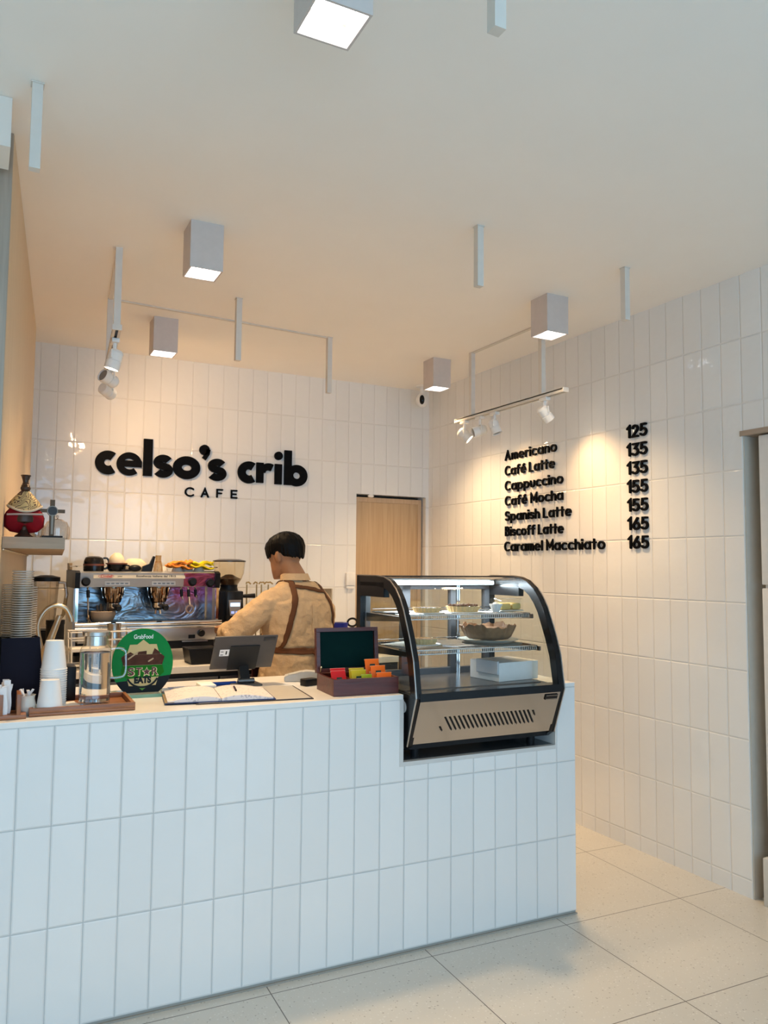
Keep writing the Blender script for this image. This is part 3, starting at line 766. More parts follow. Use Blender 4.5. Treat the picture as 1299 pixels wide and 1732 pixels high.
# burnt cheesecake in its baking paper on a grey plate
t = empty('baked_cheesecake', 'brown baked cheesecake wrapped in baking paper on a grey plate', 'cake', D(-.290, .215, SHELF2+.0165), .3)
n = 72; rings = []
for k_, (rr, zz) in enumerate(((.085, .0), (.098, .012), (.108, .035), (.116, .056), (.112, .058), (.104, .040), (.10, .034), (.001, .030))):
    ring = []
    for k in range(n):
        an = 2*PI*k/n; wob = .004*math.sin(9*an)+.0035*math.sin(17*an+1)+.003*math.sin(31*an)
        f = min(1, k_/3) if k_ < 5 else .4
        ring.append(Vector(((rr+wob*f)*math.cos(an), (rr+wob*f)*math.sin(an), zz+(.006*math.sin(4*an+.6)+.004*math.sin(11*an)+.003*math.sin(23*an))*(1 if k_ in (3, 4) else 0))))
    rings.append(ring)
BURN = mat('browned_paper', (.25, .135, .065), .5, var=.65, scale=26, bump=.002)
MB().loft(rings).build('baking_paper', BURN, t, smooth=50)
MB().lathe([(0, .028), (.10, .030), (.098, .040), (.07, .046), (0, .047)], 40).build('cake', mat('burnt_top', (.30, .14, .05), .4, var=.4, scale=30), t)
t = empty('cake_plate', 'grey green plate under the baked cheesecake', 'plate', D(-.290, .215, SHELF2), 0)
MB().lathe([(0, 0), (.09, 0), (.128, .014), (.130, .016), (.126, .0165), (.09, .004), (0, .004)], 48).build('dish', mat('celadon_plate', (.42, .46, .42), .2), t)
# yellow sliced cake in a clear tub, whipped cream cup
t = empty('cake_tub', 'clear tub of yellow sliced cake at the right of the upper display shelf', 'food tub', D(-.190, .215, SHELF1), 0)
MB().box(-.062, .055, -.045, .045, .002, .006).build('base', mat('cream_card', (.75, .72, .62), .5), t, smooth=0)
MB().box(-.056, -.004, -.036, .036, .0065, .036, .010).box(.002, .05, -.036, .036, .0065, .036, .010).build('cake_slices', mat('mango_cake', (.66, .48, .16), .5, var=.2, scale=60, bump=.001), t)
m = MB(); m.box(-.062, .055, -.045, .045, .006, .055, .006); m.build('cover', glassy('tub_clear', (.97, .98, .97), .9), t)
t = empty('cream_cup', 'small paper cup with white frilled edge beside the yellow cake', 'paper cup', D(-.285, .165, SHELF1), 0)
m = MB(); n = 28
m.loft([[Vector(((r+.003*(k % 2)*f)*math.cos(2*PI*k/n), (r+.003*(k % 2)*f)*math.sin(2*PI*k/n), z)) for k in range(n)] for r, z, f in ((.014, 0, 0), (.020, .02, 1), (.026, .034, 1), (.020, .030, 1), (.002, .022, 0))])
m.build('cup', PAPERW, t)
MB().ball((0, 0, .03), .014, .014, .012).build('cream', mat('cream', (.85, .84, .8), .5), t)
# white cake box on the deck
t = empty('cake_box', 'white card cake box with see-through lid on the display floor', 'box', D(-.205, .195, .9502), .12)
MB().box(-.125, .10, -.085, .10, 0, .078, .002).build('carton', PAPERW, t, smooth=0)
MB().box(-.135, -.1255, -.085, .05, .03, .085, .002).build('lid_flap', mat('grey_film', (.55, .57, .60), .2), t, smooth=0)
# ------------------------------------------------------------------ things on the service counter, left to right
TEAK = wood('teak', (.20, .075, .03), (.33, .14, .06), 'x', 30, 10, .4)
TEAKZ = wood('teak_upright', (.20, .07, .03), (.32, .13, .055), 'z', 30, 10, .4)
# navy box with the clear cups
NAVY = mat('navy_black_card', (.008, .007, .015), .6, spec=.1)
t = empty('cup_box', 'tall black open box holding the stacks of clear plastic cups', 'box', (.146, 2.945, TOP), .06)
MB().prism([(-.060, 0), (.078, 0), (.056, .234), (-.060, .234)], -.070, -.066, 'xz').prism([(-.060, 0), (.078, 0), (.056, .234), (-.060, .234)], .092, .096, 'xz').prism([(.074, 0), (.078, 0), (.056, .234), (.052, .234)], -.066, .092, 'xz').box(-.060, -.057, -.066, .092, 0, .234).build('walls', NAVY, t, smooth=0)
MB().box(-.0565, .054, -.0655, .0915, .09, .094).build('inner_shelf', mat('black_card', (.016, .015, .02), .4), t, smooth=0)
PETC = glassy('cup_plastic', (.988, .985, .975), .55, .12)
def milky():
    m, nt, out = ntree('cup_rim_plastic')
    tr = nd(nt, 'ShaderNodeBsdfTransparent'); tr.inputs[0].default_value = (.9, .88, .85, 1)
    nz = nd(nt, 'ShaderNodeTexNoise'); nz.inputs['Scale'].default_value = 60
    b = nd(nt, 'ShaderNodeBsdfPrincipled'); b.inputs['Roughness'].default_value = .12
    nt.links.new(mixc(nt, nz.outputs[0], (.55, .50, .43), (.68, .64, .57)), b.inputs['Base Color'])
    mx = nd(nt, 'ShaderNodeMixShader'); mx.inputs[0].default_value = .62
    nt.links.new(tr.outputs[0], mx.inputs[1]); nt.links.new(b.outputs[0], mx.inputs[2]); nt.links.new(mx.outputs[0], out.inputs[0]); return m
RIMC = milky()
def clear_cup_mesh():
    m = MB()
    m.lathe([(0, 0), (.0215, 0), (.022, .001), (.031, .082)], 24)
    m.lathe([(.031, .082), (.0334, .0828), (.034, .0845), (.0334, .0862), (.0315, .0858)], 24)
    return m
cup0 = None
def clear_stack(x, y, n, lab, grp):
    global cup0
    for i in range(n):
        z = TOP+.0945+i*.0078
        if cup0 is None:
            cup0 = clear_cup_mesh().build('plastic_cup', PETC, smooth=40); c = cup0
            cup0.data.materials.append(RIMC)
            for f in cup0.data.polygons:
                if f.center.z > .0820: f.material_index = 1
        else: c = cup0.copy(); COL.objects.link(c)
        c.location = (x+random.uniform(-.0006, .0006), y, z); tag(c, lab, 'plastic cup', grp)
clear_stack(.150, 2.920, 36, 'clear plastic cup in the tallest stack standing in the black box', 'clear cups in the tallest stack')
clear_stack(.1245, 2.984, 30, 'clear plastic cup in the shorter stack nearest the left wall', 'clear cups in the stack by the wall')
clear_stack(.168, 2.988, 29, 'clear plastic cup in the rear stack beside the tap', 'clear cups in the rear stack')

# sugar caddy with sachets and a small white pot
t = empty('sachet_caddy', 'small reddish wooden caddy of paper sachets at the left counter edge', 'caddy', (.112, 2.745, TOP), -.02)
MB().box(-.05, .052, -.045, .045, 0, .014, .002).build('base', TEAK, t)
MB().box(.024, .036, -.045, .045, .0142, .076, .001).build('divider', TEAKZ, t)
MB().box(-.026, -.014, -.045, .045, .0142, .076, .001).build('divider', TEAKZ, t)
sach = None
for i in range(11):
    m = MB(); w_ = .010; hgt = .078+random.uniform(-.004, .010)
    if sach is None:
        g = []
        for k in range(9):
            q = k/8; tw = .0025*math.sin(q*5); ww = w_*(1 if q < .85 else 1.25)
            g.append([Vector((-ww+tw, .0004*math.sin(7*q), q*.085)), Vector((0+tw, -.0022*math.sin(PI*min(1, q/.85)), q*.085)), Vector((ww+tw, .0004*math.cos(6*q), q*.085))])
        m.sheet(g, .0016); sach = m.build('sugar_sachet', mat('sachet_paper', (.78, .77, .77), .55, var=.08, scale=60), smooth=60); o = sach
    else: m.bm.free(); o = sach.copy(); COL.objects.link(o)
    o.location = (.105+random.uniform(-.0085, .0085), 2.712+.0066*i, TOP+.0146); o.rotation_euler = (random.uniform(-.12, .12), random.uniform(-.13, .13), random.uniform(-.9, .9)); o.scale = (.8, 1, random.uniform(.92, 1.2))
    tag(o, 'white paper sugar sachet standing in the wooden caddy', 'sachet', 'white sachets in the caddy')
t = empty('sugar_pot', 'small white ceramic pot between the caddy and the paper cups', 'pot', (.166, 2.775, TOP), 0)
MB().lathe([(0, 0), (.018, 0), (.027, .015), (.029, .032), (.024, .05), (.026, .060), (.0275, .062), (.0245, .062), (.022, .05), (.026, .03), (.02, .006), (0, .005)], 32).build('body', mat('ivory_ceramic', (.66, .62, .54), .3), t)
m = MB()
for i in range(7):
    a = random.random()*6.28; r = .009*random.random(); p = Vector((r*math.cos(a), r*math.sin(a), .045))
    m.tube([p, p+Vector((.012*math.cos(a+.6), .01*math.sin(a+.6), .022)), p+Vector((.018*math.cos(a+.3), .015*math.sin(a), .034))], .0042, 6, flat=.35)
m.build('sachets', mat('sachet_paper', (.78, .77, .77), .55), t)

# teak tray, napkin, cups, carafe
trz = -.03
t = empty('serving_tray', 'reddish wooden serving tray under the cups and the water carafe', 'tray', (.335, 2.835, TOP), trz)
MB().box(-.160, .160, -.118, .118, .0, .010, .002).build('base', TEAK, t)
m = MB()
for b in ((-.160, .160, -.118, -.106), (-.160, .160, .106, .118), (-.160, -.148, -.106, .106), (.148, .160, -.106, .106)): m.box(*b, .010, .026, .0015)
m.build('rim', TEAK, t)
TZ = TOP+.0102
g = [[Vector((-.078+.156*i/8, -.072+.144*j/8, .0006*math.sin(i*1.3+j))) for j in range(9)] for i in range(9)]
o = MB().sheet(g, .0012).build('paper_napkin', PAPERW, smooth=60); o.location = (.252, 2.815, TZ+.0026); o.rotation_euler = (0, 0, .12); tag(o, 'white paper napkin under the stacks of paper cups', 'napkin')
CUPW = mat('white_cup_card', (.80, .79, .77), .5, var=.02)
def paper_cup():
    return MB().lathe([(0, .093), (.0268, .093), (.0272, .0945), (.0280, .0945), (.0395, .004), (.0412, .0035), (.042, .0015), (.041, 0), (.0385, 0), (.0385, .002), (.027, .090), (0, .0905)], 36)
pc = paper_cup().build('paper_cup', CUPW, smooth=40)
def cup_stack(x, y, z, n, step, lab, grp):
    for i in range(n):
        c = pc if not pc.get('label') else pc.copy()
        if c is not pc: COL.objects.link(c)
        c.location = (x, y, z+i*step); tag(c, lab, 'paper cup', grp)
cup_stack(.2485, 2.832, TZ+.0032, 17, .0074, 'white paper cup in the tall upturned stack behind, on the napkin', 'paper cups in the tall stack')
o = pc.copy(); COL.objects.link(o); o.location = (.232, 2.752, TZ+.0032); tag(o, 'single white upturned paper cup in front of the tall cup stack', 'paper cup'); del o['group']
o.location = (.2335, 2.764, TZ+.0032)
t = empty('napkin_holder', 'narrow black holder behind the white paper cups', 'holder', (.318, 2.985, TOP), 0)
MB().box(-.020, .012, -.05, .05, 0, .125, .002).build('body', BLACK, t); MB().box(-.024, .016, -.055, .055, 0, .006).build('base', BLACK, t, smooth=0)

WCLEAR = glassy('carafe_glass', (.97, .975, .97), 1.6)
def water_mat():
    m, nt, out = ntree('water'); g = nd(nt, 'ShaderNodeBsdfGlass'); g.inputs['IOR'].default_value = 1.33; g.inputs['Roughness'].default_value = 0
    nz = nd(nt, 'ShaderNodeTexNoise'); nz.inputs['Scale'].default_value = 5
    g.inputs['Color'].default_value = (.97, .98, .98, 1); nt.links.new(g.outputs[0], out.inputs[0]); return m
t = empty('water_carafe', 'clear glass water carafe with steel lid and handle on the wooden tray', 'carafe', (.378, 2.832, TZ), 0)
MB().lathe([(0, 0), (.046, 0), (.050, .004), (.0505, .175), (.047, .188), (.040, .197), (.039, .222), (.042, .226)], 48).build('glass_body', WCLEAR, t, smooth=40)
MB().lathe([(0, .012), (.0478, .012), (.0484, .02), (.0486, .172), (0, .172)], 48).build('water', water_mat(), t, smooth=40)
MB().lathe([(0, .196), (.036, .196), (.036, .226), (.044, .229), (.045, .240), (.043, .243), (0, .243)], 40).build('lid', mat('soft_steel', (.6, .59, .57), .25, 1), t, smooth=30)
hp = smoothen([(.0495, .180), (.075, .182), (.096, .172), (.099, .14), (.099, .105), (.092, .088), (.072, .083), (.0495, .083)], 5)
MB().tube([(p.x, 0, p.y) for p in hp], .0046, 10).build('handle', glassy('handle_glass', (.93, .93, .91), 4), t)

# green award standee on an acrylic foot
t = empty('award_standee', 'round green food award standee on a clear acrylic base beside the carafe', 'standee', (.565, 3.0, TOP), -.05)
ACR = glassy('acrylic', (.86, .95, .90), 1.4)
MB().box(-.105, .125, -.050, .075, 0, .012, .001).build('acrylic_base', ACR, t, smooth=0)
MB().box(-.105, .125, -.0515, -.0505, 0, .012).build('base_edge', mat('acrylic_edge', (.16, .34, .27), .2), t, smooth=0)
GREEN = mat('award_green', (.002, .20, .035), .4, var=.03, spec=.12); DKG = mat('award_black', (.006, .008, .010), .4, spec=.12)
rx, rz, cz = .108, .126, .118
circ = [(rx*math.cos(a), cz+rz*math.sin(a)) for a in [2*PI*k/64 for k in range(64)]]
def clip(poly, f):
    out = []
    for p, q in zip(poly, poly[1:]+poly[:1]):
        a, b = f(p), f(q)
        if a >= 0: out.append(p)
        if a*b < 0: k = a/(a-b); out.append((p[0]+(q[0]-p[0])*k, p[1]+(q[1]-p[1])*k))
    return out
base = clip(circ, lambda p: p[1]-.012)
MB().prism(clip(base, lambda p: p[1]-.062-.10*p[0]), -.004, .004).build('green_disc', GREEN, t, smooth=20)
MB().prism(clip(base, lambda p: .0615+.10*p[0]-p[1]), -.004, .004).build('black_foot', DKG, t, smooth=20)
st = []
for k in range(20):
    a = PI/2+2*PI*k/20; r = (.082 if k % 2 == 0 else .070); st.append((r*math.cos(a)*.98, .112+r*math.sin(a)*1.12))
PALE = mat('award_cream', (.62, .47, .22), .5, spec=.1)
lab = MB().prism(st, -.0062, -.0042).build('star_label', PALE, t, smooth=20)
ART = mat('award_picture', (.075, .028, .016), .5, var=.8, scale=40, spec=.08)
MB().prism(clip(clip(st, lambda p: p[1]-.112), lambda p: .150-p[1]+.0*p[0]), -.0072, -.0063).build('picture', ART, lab, smooth=0)
MB().prism([(-.03, .1505), (-.045, .160), (-.062, .1505)], -.0070, -.0063).prism([(.032, .1505), (.040, .172), (.056, .16), (.062, .1505)], -.0070, -.0063).prism([(-.02, .1505), (-.02, .160), (.012, .163), (.012, .1505)], -.0070, -.0063).build('picture_top', ART, lab, smooth=0)
MB().strokes([[(-.052, .135), (-.02, .158)], [(.02, .125), (.035, .134)]], .005, -.0078, -.0073).build('picture_marks', mat('award_tan', (.45, .30, .16), .4), lab, smooth=0)
MB().prism(clip(clip(st, lambda p: p[1]-.066-.04*p[0]), lambda p: .111-p[1]), -.0074, -.0063).build('green_band', mat('award_band', (.010, .14, .006), .5, spec=.1), lab, smooth=0)
MB().prism(clip(st, lambda p: .036-p[1]), -.0074, -.0063).build('green_foot', mat('award_foot', (.07, .24, .015), .3), lab, smooth=0)
def face(x, z, d=-.0076, r=0): return Matrix.Translation((x, d, z)) @ Matrix.Rotation(-r, 4, 'Y') @ XZ
GOLD = mat('award_gold', (.75, .62, .32), .35); MAROON = mat('award_maroon', (.10, .015, .012), .35)
for tx, x, wd in (('S', -.042, .022), ('T', -.014, .020), ('R', .041, .022)):
    text_mesh('letter', tx, .040, face(x+.0015, .0865), GOLD, lab, .0004, .0018, width=wd+.003); text_mesh('letter', tx, .038, face(x, .0875, -.0082), MAROON, lab, .0004, .0008, width=wd)
def star(cx, cz_, r): return [(cx+(r if k % 2 == 0 else r*.45)*math.cos(PI/2+PI*k/5), cz_+(r if k % 2 == 0 else r*.45)*math.sin(PI/2+PI*k/5)) for k in range(10)]
MB().prism(star(.014, .086, .019), -.0080, -.0075).build('star', GOLD, lab, smooth=0)
MB().prism(star(.014, .087, .014), -.0088, -.0081).build('star', MAROON, lab, smooth=0)
text_mesh('letters', 'EATS', .031, face(.0, .057), DKG, lab, .0006, .002, width=.060)
MB().strokes([arc(0, .082, .056, .050, 205, 335, 16)], .0065, -.0090, -.0064).build('smile', DKG, lab, smooth=0)
text_mesh('letters', 'GrabFood', .022, face(.0, .214, -.0042), mat('white_print', (.8, .85, .8), .4), t, .0004, .0003, width=.068)

# open order book, pen, clear sleeve, clip pad behind
def flatbook():
    t = empty('order_book', 'open order book with filled-in pages and a blue cover', 'notebook', (.805, 2.852, TOP+.0045), -.16)
    W2, D_ = .185, .125
    MB().box(-W2-.006, W2+.006, -D_-.004, D_+.004, 0, .003, .001).build('cover', mat('navy_cover', (.02, .035, .12), .4), t)
    MB().box(-W2-.006, -W2+.026, -D_-.004, D_+.004, .0032, .005).build('cover_edge', mat('tan_edge', (.25, .18, .10), .6), t)
    m, nt, out = ntree('ruled_pages')
    tc = nd(nt, 'ShaderNodeTexCoord'); sp = nd(nt, 'ShaderNodeSeparateXYZ'); nt.links.new(tc.outputs['Object'], sp.inputs[0])
    fr = mth(nt, 'FRACT', mth(nt, 'MULTIPLY', sp.outputs[1], 72))
    nz = nd(nt, 'ShaderNodeTexNoise'); nz.inputs['Scale'].default_value = 110; nz.inputs['Detail'].default_value = 4
    nt.links.new(tc.outputs['Object'], nz.inputs['Vector'])
    n2 = nd(nt, 'ShaderNodeTexNoise'); n2.inputs['Scale'].default_value = 14; nt.links.new(tc.outputs['Object'], n2.inputs['Vector'])
    ink = mth(nt, 'MULTIPLY', mth(nt, 'LESS_THAN', fr, .5), mth(nt, 'MULTIPLY', mth(nt, 'GREATER_THAN', nz.outputs[0], .55), mth(nt, 'GREATER_THAN', n2.outputs[0], .45)))
    bsdf(nt, out, mixc(nt, mth(nt, 'MULTIPLY', ink, .55), (.70, .645, .635), (.20, .19, .24)), .6)
    for s in (-1, 1):
        def h(u): return .005+.015*math.sin(PI*min(1, u*1.1+.02))**.7*(1-.45*u)
        rows = []
        for i in range(13):
            u = i/12; rows.append([Vector((s*(u*(W2-.004)+.001), -D_+2*D_*j/4, .0034+h(u))) for j in range(5)])
        rings = [[r[0], r[-1], Vector((r[-1].x, r[-1].y, .0034)), Vector((r[0].x, r[0].y, .0034))] for r in rows]
        MB().loft(rings).build('page_block', m, t, smooth=40)
    return t
flatbook()
t = empty('ballpoint_pen', 'dark ballpoint pen lying on the open order book', 'pen', (.872, 2.86, TOP+.0268), 1.35)
MB().tube([(-.05, 0, 0), (.045, 0, 0)], .0036, 10).build('barrel', mat('pen_dark', (.05, .03, .05), .3), t); MB().tube([(-.062, 0, 0), (-.05, 0, 0)], [.0012, .0036], 10).build('tip', BLACK, t)
t = empty('clip_folder', 'dark edged flat folder with a grey sheet under the order book', 'folder', (.985, 2.845, TOP), -.13)
MB().box(-.27, .145, -.155, .165, 0, .0035, .001).build('board', mat('folder_dark', (.035, .026, .024), .45), t)
MB().box(-.262, .137, -.147, .157, .0036, .0042).build('sheet', mat('folder_sheet', (.52, .49, .44), .3), t)
t = empty('bill_tray', 'clear sleeve with paper slips between the standee and the order book', 'tray', (.76, 3.085, TOP), -.05)
MB().box(-.075, .10, -.055, .06, 0, .003).build('sleeve', glassy('sleeve', (.88, .95, .92), 1.5), t, smooth=0)
MB().box(-.06, .02, -.03, .0, .0035, .005).build('slip', mat('dark_slip', (.06, .06, .06), .5), t, smooth=0)
MB().box(.035, .095, -.045, .05, .0035, .018, .004).build('tape_roll_pad', PAPERW, t)
t = empty('blue_marker', 'blue marker lying beside the tablet stand', 'marker', (.905, 3.125, TOP+.0075), -.05)
MB().tube([(-.055, 0, 0), (.05, 0, 0)], .0072, 12).build('barrel', mat('marker_blue', (.01, .06, .32), .35), t); MB().tube([(.05, 0, 0), (.072, 0, 0)], [.0060, .0045], 12).build('cap', mat('marker_cap', (.5, .5, .52), .3), t)

# tablet on its stand (its back faces the customer)
tb = empty('tablet_stand', 'grey tablet on a black folding stand, back turned to the viewer', 'tablet', (.985, 3.10, TOP), -.03)
TGREY = mat('tablet_grey', (.085, .080, .080), .42, .4)
MT = Matrix.Translation((-.008, .035, .064)) @ Matrix.Rotation(math.radians(33), 4, 'X')
MB().box(-.128, .128, -.0035, .0035, 0, .163, .003, M=MT).build('tablet_body', TGREY, tb)
MB().box(-.060, .060, -.0085, -.0037, -.002, .118, .002, M=MT).build('stand_plate', mat('stand_dark', (.016, .016, .016), .5), tb)
MB().box(.070, .118, -.0050, -.0036, .138, .156, .0006, M=MT).build('camera_bump', mat('camera_dark', (.035, .035, .036), .25), tb)
s = MB().box(-.100, -.062, -.0042, -.0036, .068, .100, M=MT).build('sticker', PAPERW, tb, smooth=0)
MB().box(-.076, -.071, -.0048, -.0043, .076, .093, M=MT).box(-.096, -.085, -.0048, -.0043, .073, .076, M=MT).box(-.096, -.085, -.0048, -.0043, .088, .091, M=MT).build('sticker_marks', BLACK, s, smooth=0)
MB().box(-.122, .122, .0036, .0042, .006, .157, M=MT).build('screen', mat('screen_black', (.005, .005, .006), .08), tb, smooth=0)
MB().box(-.055, .060, -.050, .055, 0, .008, .003).build('base', mat('stand_base', (.10, .095, .09), .4), tb)
MB().prism([(-.016, .008), (.02, .008), (.045, .075), (.022, .085)], -.019, .019, 'yz').build('arm', BLACK, tb)
MB().cyl((-.030, -.008, .018), (.036, -.008, .018), .0105).build('hinge', mat('hinge_metal', (.16, .16, .16), .3, .8), tb)
MB().cyl((-.024, .040, .080), (.024, .040, .080), .008).build('hinge', mat('hinge_metal', (.16, .16, .16), .3, .8), tb)

# card terminal / receipt box behind the tea chest
t = empty('card_terminal', 'grey white card terminal lying behind the tea chest', 'card terminal', (1.235, 3.12, TOP), -.35)
MB().prism([(-.07, 0), (.07, 0), (.07, .038), (.02, .042), (-.07, .022)], -.035, .035, 'xz', bev=.003).build('body', mat('terminal_grey', (.42, .42, .41), .4), t)
MB().box(-.055, .06, -.03, .03, .0, .008).build('base', mat('terminal_dark', (.10, .10, .11), .4), t, smooth=0)
MB().prism([(-.055, .0262), (.005, .0398), (.005, .0408), (-.055, .0272)], -.026, .026, 'xz').build('screen', mat('terminal_screen', (.55, .56, .55), .25), t, smooth=0)
t = empty('power_adapter', 'small black adapter beside the tea chest', 'adapter', (1.215, 2.985, TOP), .3)
MB().box(-.03, .03, -.02, .02, 0, .028, .004).build('body', BLACK, t); MB().tube([(.03, 0, .01), (.05, .02, .006), (.08, .06, .004)], .003, 8).build('cord', BLACK, t)

# tea chest
MAH = wood('mahogany', (.062, .010, .006), (.105, .019, .011), 'x', 22, 12, .3)
FELT = mat('green_lining', (.004, .020, .018), .9, spec=.05)
tc_ = empty('tea_chest', 'open mahogany tea chest with dark green lining', 'tea chest', (1.33, 2.774, TOP), -.08)
w2, d2 = .131, .098
m = MB(); wt = .010
for b in ((-w2, w2, -d2, -d2+wt), (-w2, w2, d2-wt, d2), (-w2, -w2+wt, -d2+wt, d2-wt), (w2-wt, w2, -d2+wt, d2-wt)): m.box(*b, 0, .062, .001)
m.box(-w2+wt, w2-wt, -d2+wt, d2-wt, 0, .006); m.build('box', MAH, tc_, smooth=0)
MB().box(-w2+wt, w2-wt, -d2+wt, d2-wt, .0065, .010).build('lining', FELT, tc_, smooth=0)
MB().box(-.042, -.038, -d2+wt, d2-wt, .0105, .055).box(.042, .046, -d2+wt, d2-wt, .0105, .055).build('divider', MAH, tc_, smooth=0)
ML = Matrix.Translation((0, d2, .062)) @ Matrix.Rotation(math.radians(-6), 4, 'X')
m = MB()
for b in ((-w2, w2, .0, .016), (-w2, w2, .158, .174), (-w2, -w2+.016, .016, .158), (w2-.016, w2, .016, .158)): m.box(b[0], b[1], .0, .026, b[2], b[3], .001, M=ML)
m.box(-w2+.016, w2-.016, .018, .026, .016, .158, M=ML); ld_ = m.build('lid', MAH, tc_, smooth=0)
MB().box(-w2+.016, w2-.016, .014, .0178, .016, .158, M=ML).build('lid_lining', FELT, ld_, smooth=0)
for s in (-1, 1): MB().cyl((s*(w2-.012), d2-.004, .062), (s*(w2-.012)+.0001, d2-.016, .085), .0022).ball((s*(w2-.012), d2-.016, .085), .0045).build('brass_stay', mat('brass', (.7, .6, .4), .25, 1), tc_)
# tea sachets, standing in the compartments
def tea(x, y, z, tilt, rz, col, lab, group, w_=.030, h_=.062):
    t = empty('tea_sachet', lab, 'tea sachet', (0, 0, 0), 0, group)
    t.matrix_world = Matrix.Translation((1.33, 2.774, TOP)) @ Matrix.Rotation(-.08, 4, 'Z') @ Matrix.Translation((x, y, z)) @ Matrix.Rotation(rz, 4, 'Z') @ Matrix.Rotation(tilt, 4, 'X')
    MB().box(-w_, w_, -.0022, .0022, .001, h_-.001, .0015).build('envelope', col[0], t)
    for z0 in (0, h_-.005): MB().box(-w_-.001, w_+.001, -.0006, .0006, z0, z0+.005).build('crimped_edge', col[1], t, smooth=0)
    b = MB().box(-.011, .011, -.0032, -.0024, h_*.42, h_*.42+.018).build('badge', mat('tea_badge', (.01, .05, .045), .4), t, smooth=0)
    MB().box(-.008, .008, -.0037, -.0033, h_*.42+.008, h_*.42+.011).build('badge_line', PAPERW, b, smooth=0)
    MB().box(-.018, .018, -.0029, -.0024, h_*.15, h_*.15+.008).build('print_line', col[1], t, smooth=0)
RED = (mat('tea_red', (.50, .012, .018), .35), mat('tea_red_pale', (.62, .30, .25), .4)); YEL = (mat('tea_yellow', (.50, .40, .012), .35), mat('tea_yellow_pale', (.60, .55, .2), .4))
ORA = (mat('tea_orange', (.78, .14, .012), .35), mat('tea_orange_pale', (.8, .4, .2), .4)); LIM = (mat('tea_green', (.30, .36, .012), .35), mat('tea_lime', (.45, .5, .15), .4))
for i in range(2): tea(-.080+.010*i, -.040+i*.042, .0112+.004*i, -.42, .10*(1-i), RED, ['red tea sachet in front, leaning in the left compartment of the tea chest', 'red tea sachet half hidden behind the front red one'][i], 'red tea sachets', h_=.078)
for i in range(2): tea(-.001+.006*i, -.030+i*.040, .0112+.002*i, -.26, -.05*i, YEL, ['yellow tea sachet in front, in the middle of the tea chest', 'yellow tea sachet half hidden behind the front yellow one'][i], 'yellow tea sachets', h_=.074)
tea(.016, -.074, .0112, -.25, .12, LIM, 'olive green tea sachet low in front of the yellow ones', None, .022, .062)
for i in range(3): tea(.090-.008*i, -.066+i*.042, .0112+.021*i, -.30, .05*(i-1), ORA, ['orange tea sachet lowest and nearest the front of the tea chest', 'orange tea sachet between the two other orange ones', 'orange tea sachet sticking up highest from the tea chest'][i], 'orange tea sachets', h_=.066)
# ------------------------------------------------------------------ the back bar
BT = .90
bb = empty('back_counter', 'white topped back counter with dark fronts under the espresso machine', 'counter', (.13, 4.13, 0))
BW = 2.17
MB().box(.15, BW-.03, 0, 1.015, BT-.035, BT, .002).build('worktop', STONE, bb, smooth=0)
MB().box(.16, BW-.04, .03, 1.015, .08, BT-.036).build('carcass', mat('dark_carcass', (.02, .02, .022), .4), bb, smooth=0)
for x0, x1 in ((.17, .60), (.61, 1.04), (1.05, 1.48), (1.49, 1.92)):
    d_ = MB().box(x0, x1, .008, .029, .30, BT-.060, .002).build('door', mat('steel_front', (.16, .17, .19), .3, .8), bb, smooth=0)
    MB().tube([(x0+.06, .004, .80), (x0+.06, -.022, .80), (x1-.06, -.022, .80), (x1-.06, .004, .80)], .006, 8).build('handle', BLACK, d_)
MB().box(.17, BW-.05, .06, .98, 0, .08).build('plinth', BLACK, bb, smooth=0)

# ------------------------------------------------------------------ espresso machine
EMW, EMZ = .765, BT
em = empty('espresso_machine', 'two group steel espresso machine with blue and pink film on its back panel', 'espresso machine', (.488, 4.45, EMZ))
for x in (.06, EMW-.06):
    for y in (.06, .42): MB().lathe([(0, 0), (.024, 0), (.022, .02), (.016, .06), (0, .06)], 18, (x, y, 0)).build('foot', BLACK, em)
MB().box(.02, EMW-.02, .02, .46, .06, .105).build('base_frame', BLACK, em, smooth=0)
DST = mat('machine_steel', (.47, .48, .49), .32, .75, var=.05, scale=60)
MB().box(.012, EMW-.012, 0, .46, .105, .198, .003).build('lower_panel', DST, em)
MB().box(.010, EMW-.010, -.004, .30, .198, .208).build('drip_tray', DSTEEL, em, smooth=0)
m = MB()
for i in range(44): m.box(.03+i*.0162, .036+i*.0162, .01, .24, .2085, .212)
m.build('tray_grid', STEEL, em, smooth=0)
MB().cyl((-.004, -.012, .205), (EMW+.012, -.012, .205), .0125).cyl((-.004, -.012, .183), (EMW+.012, -.012, .183), .008).build('front_bar', CHROME, em)
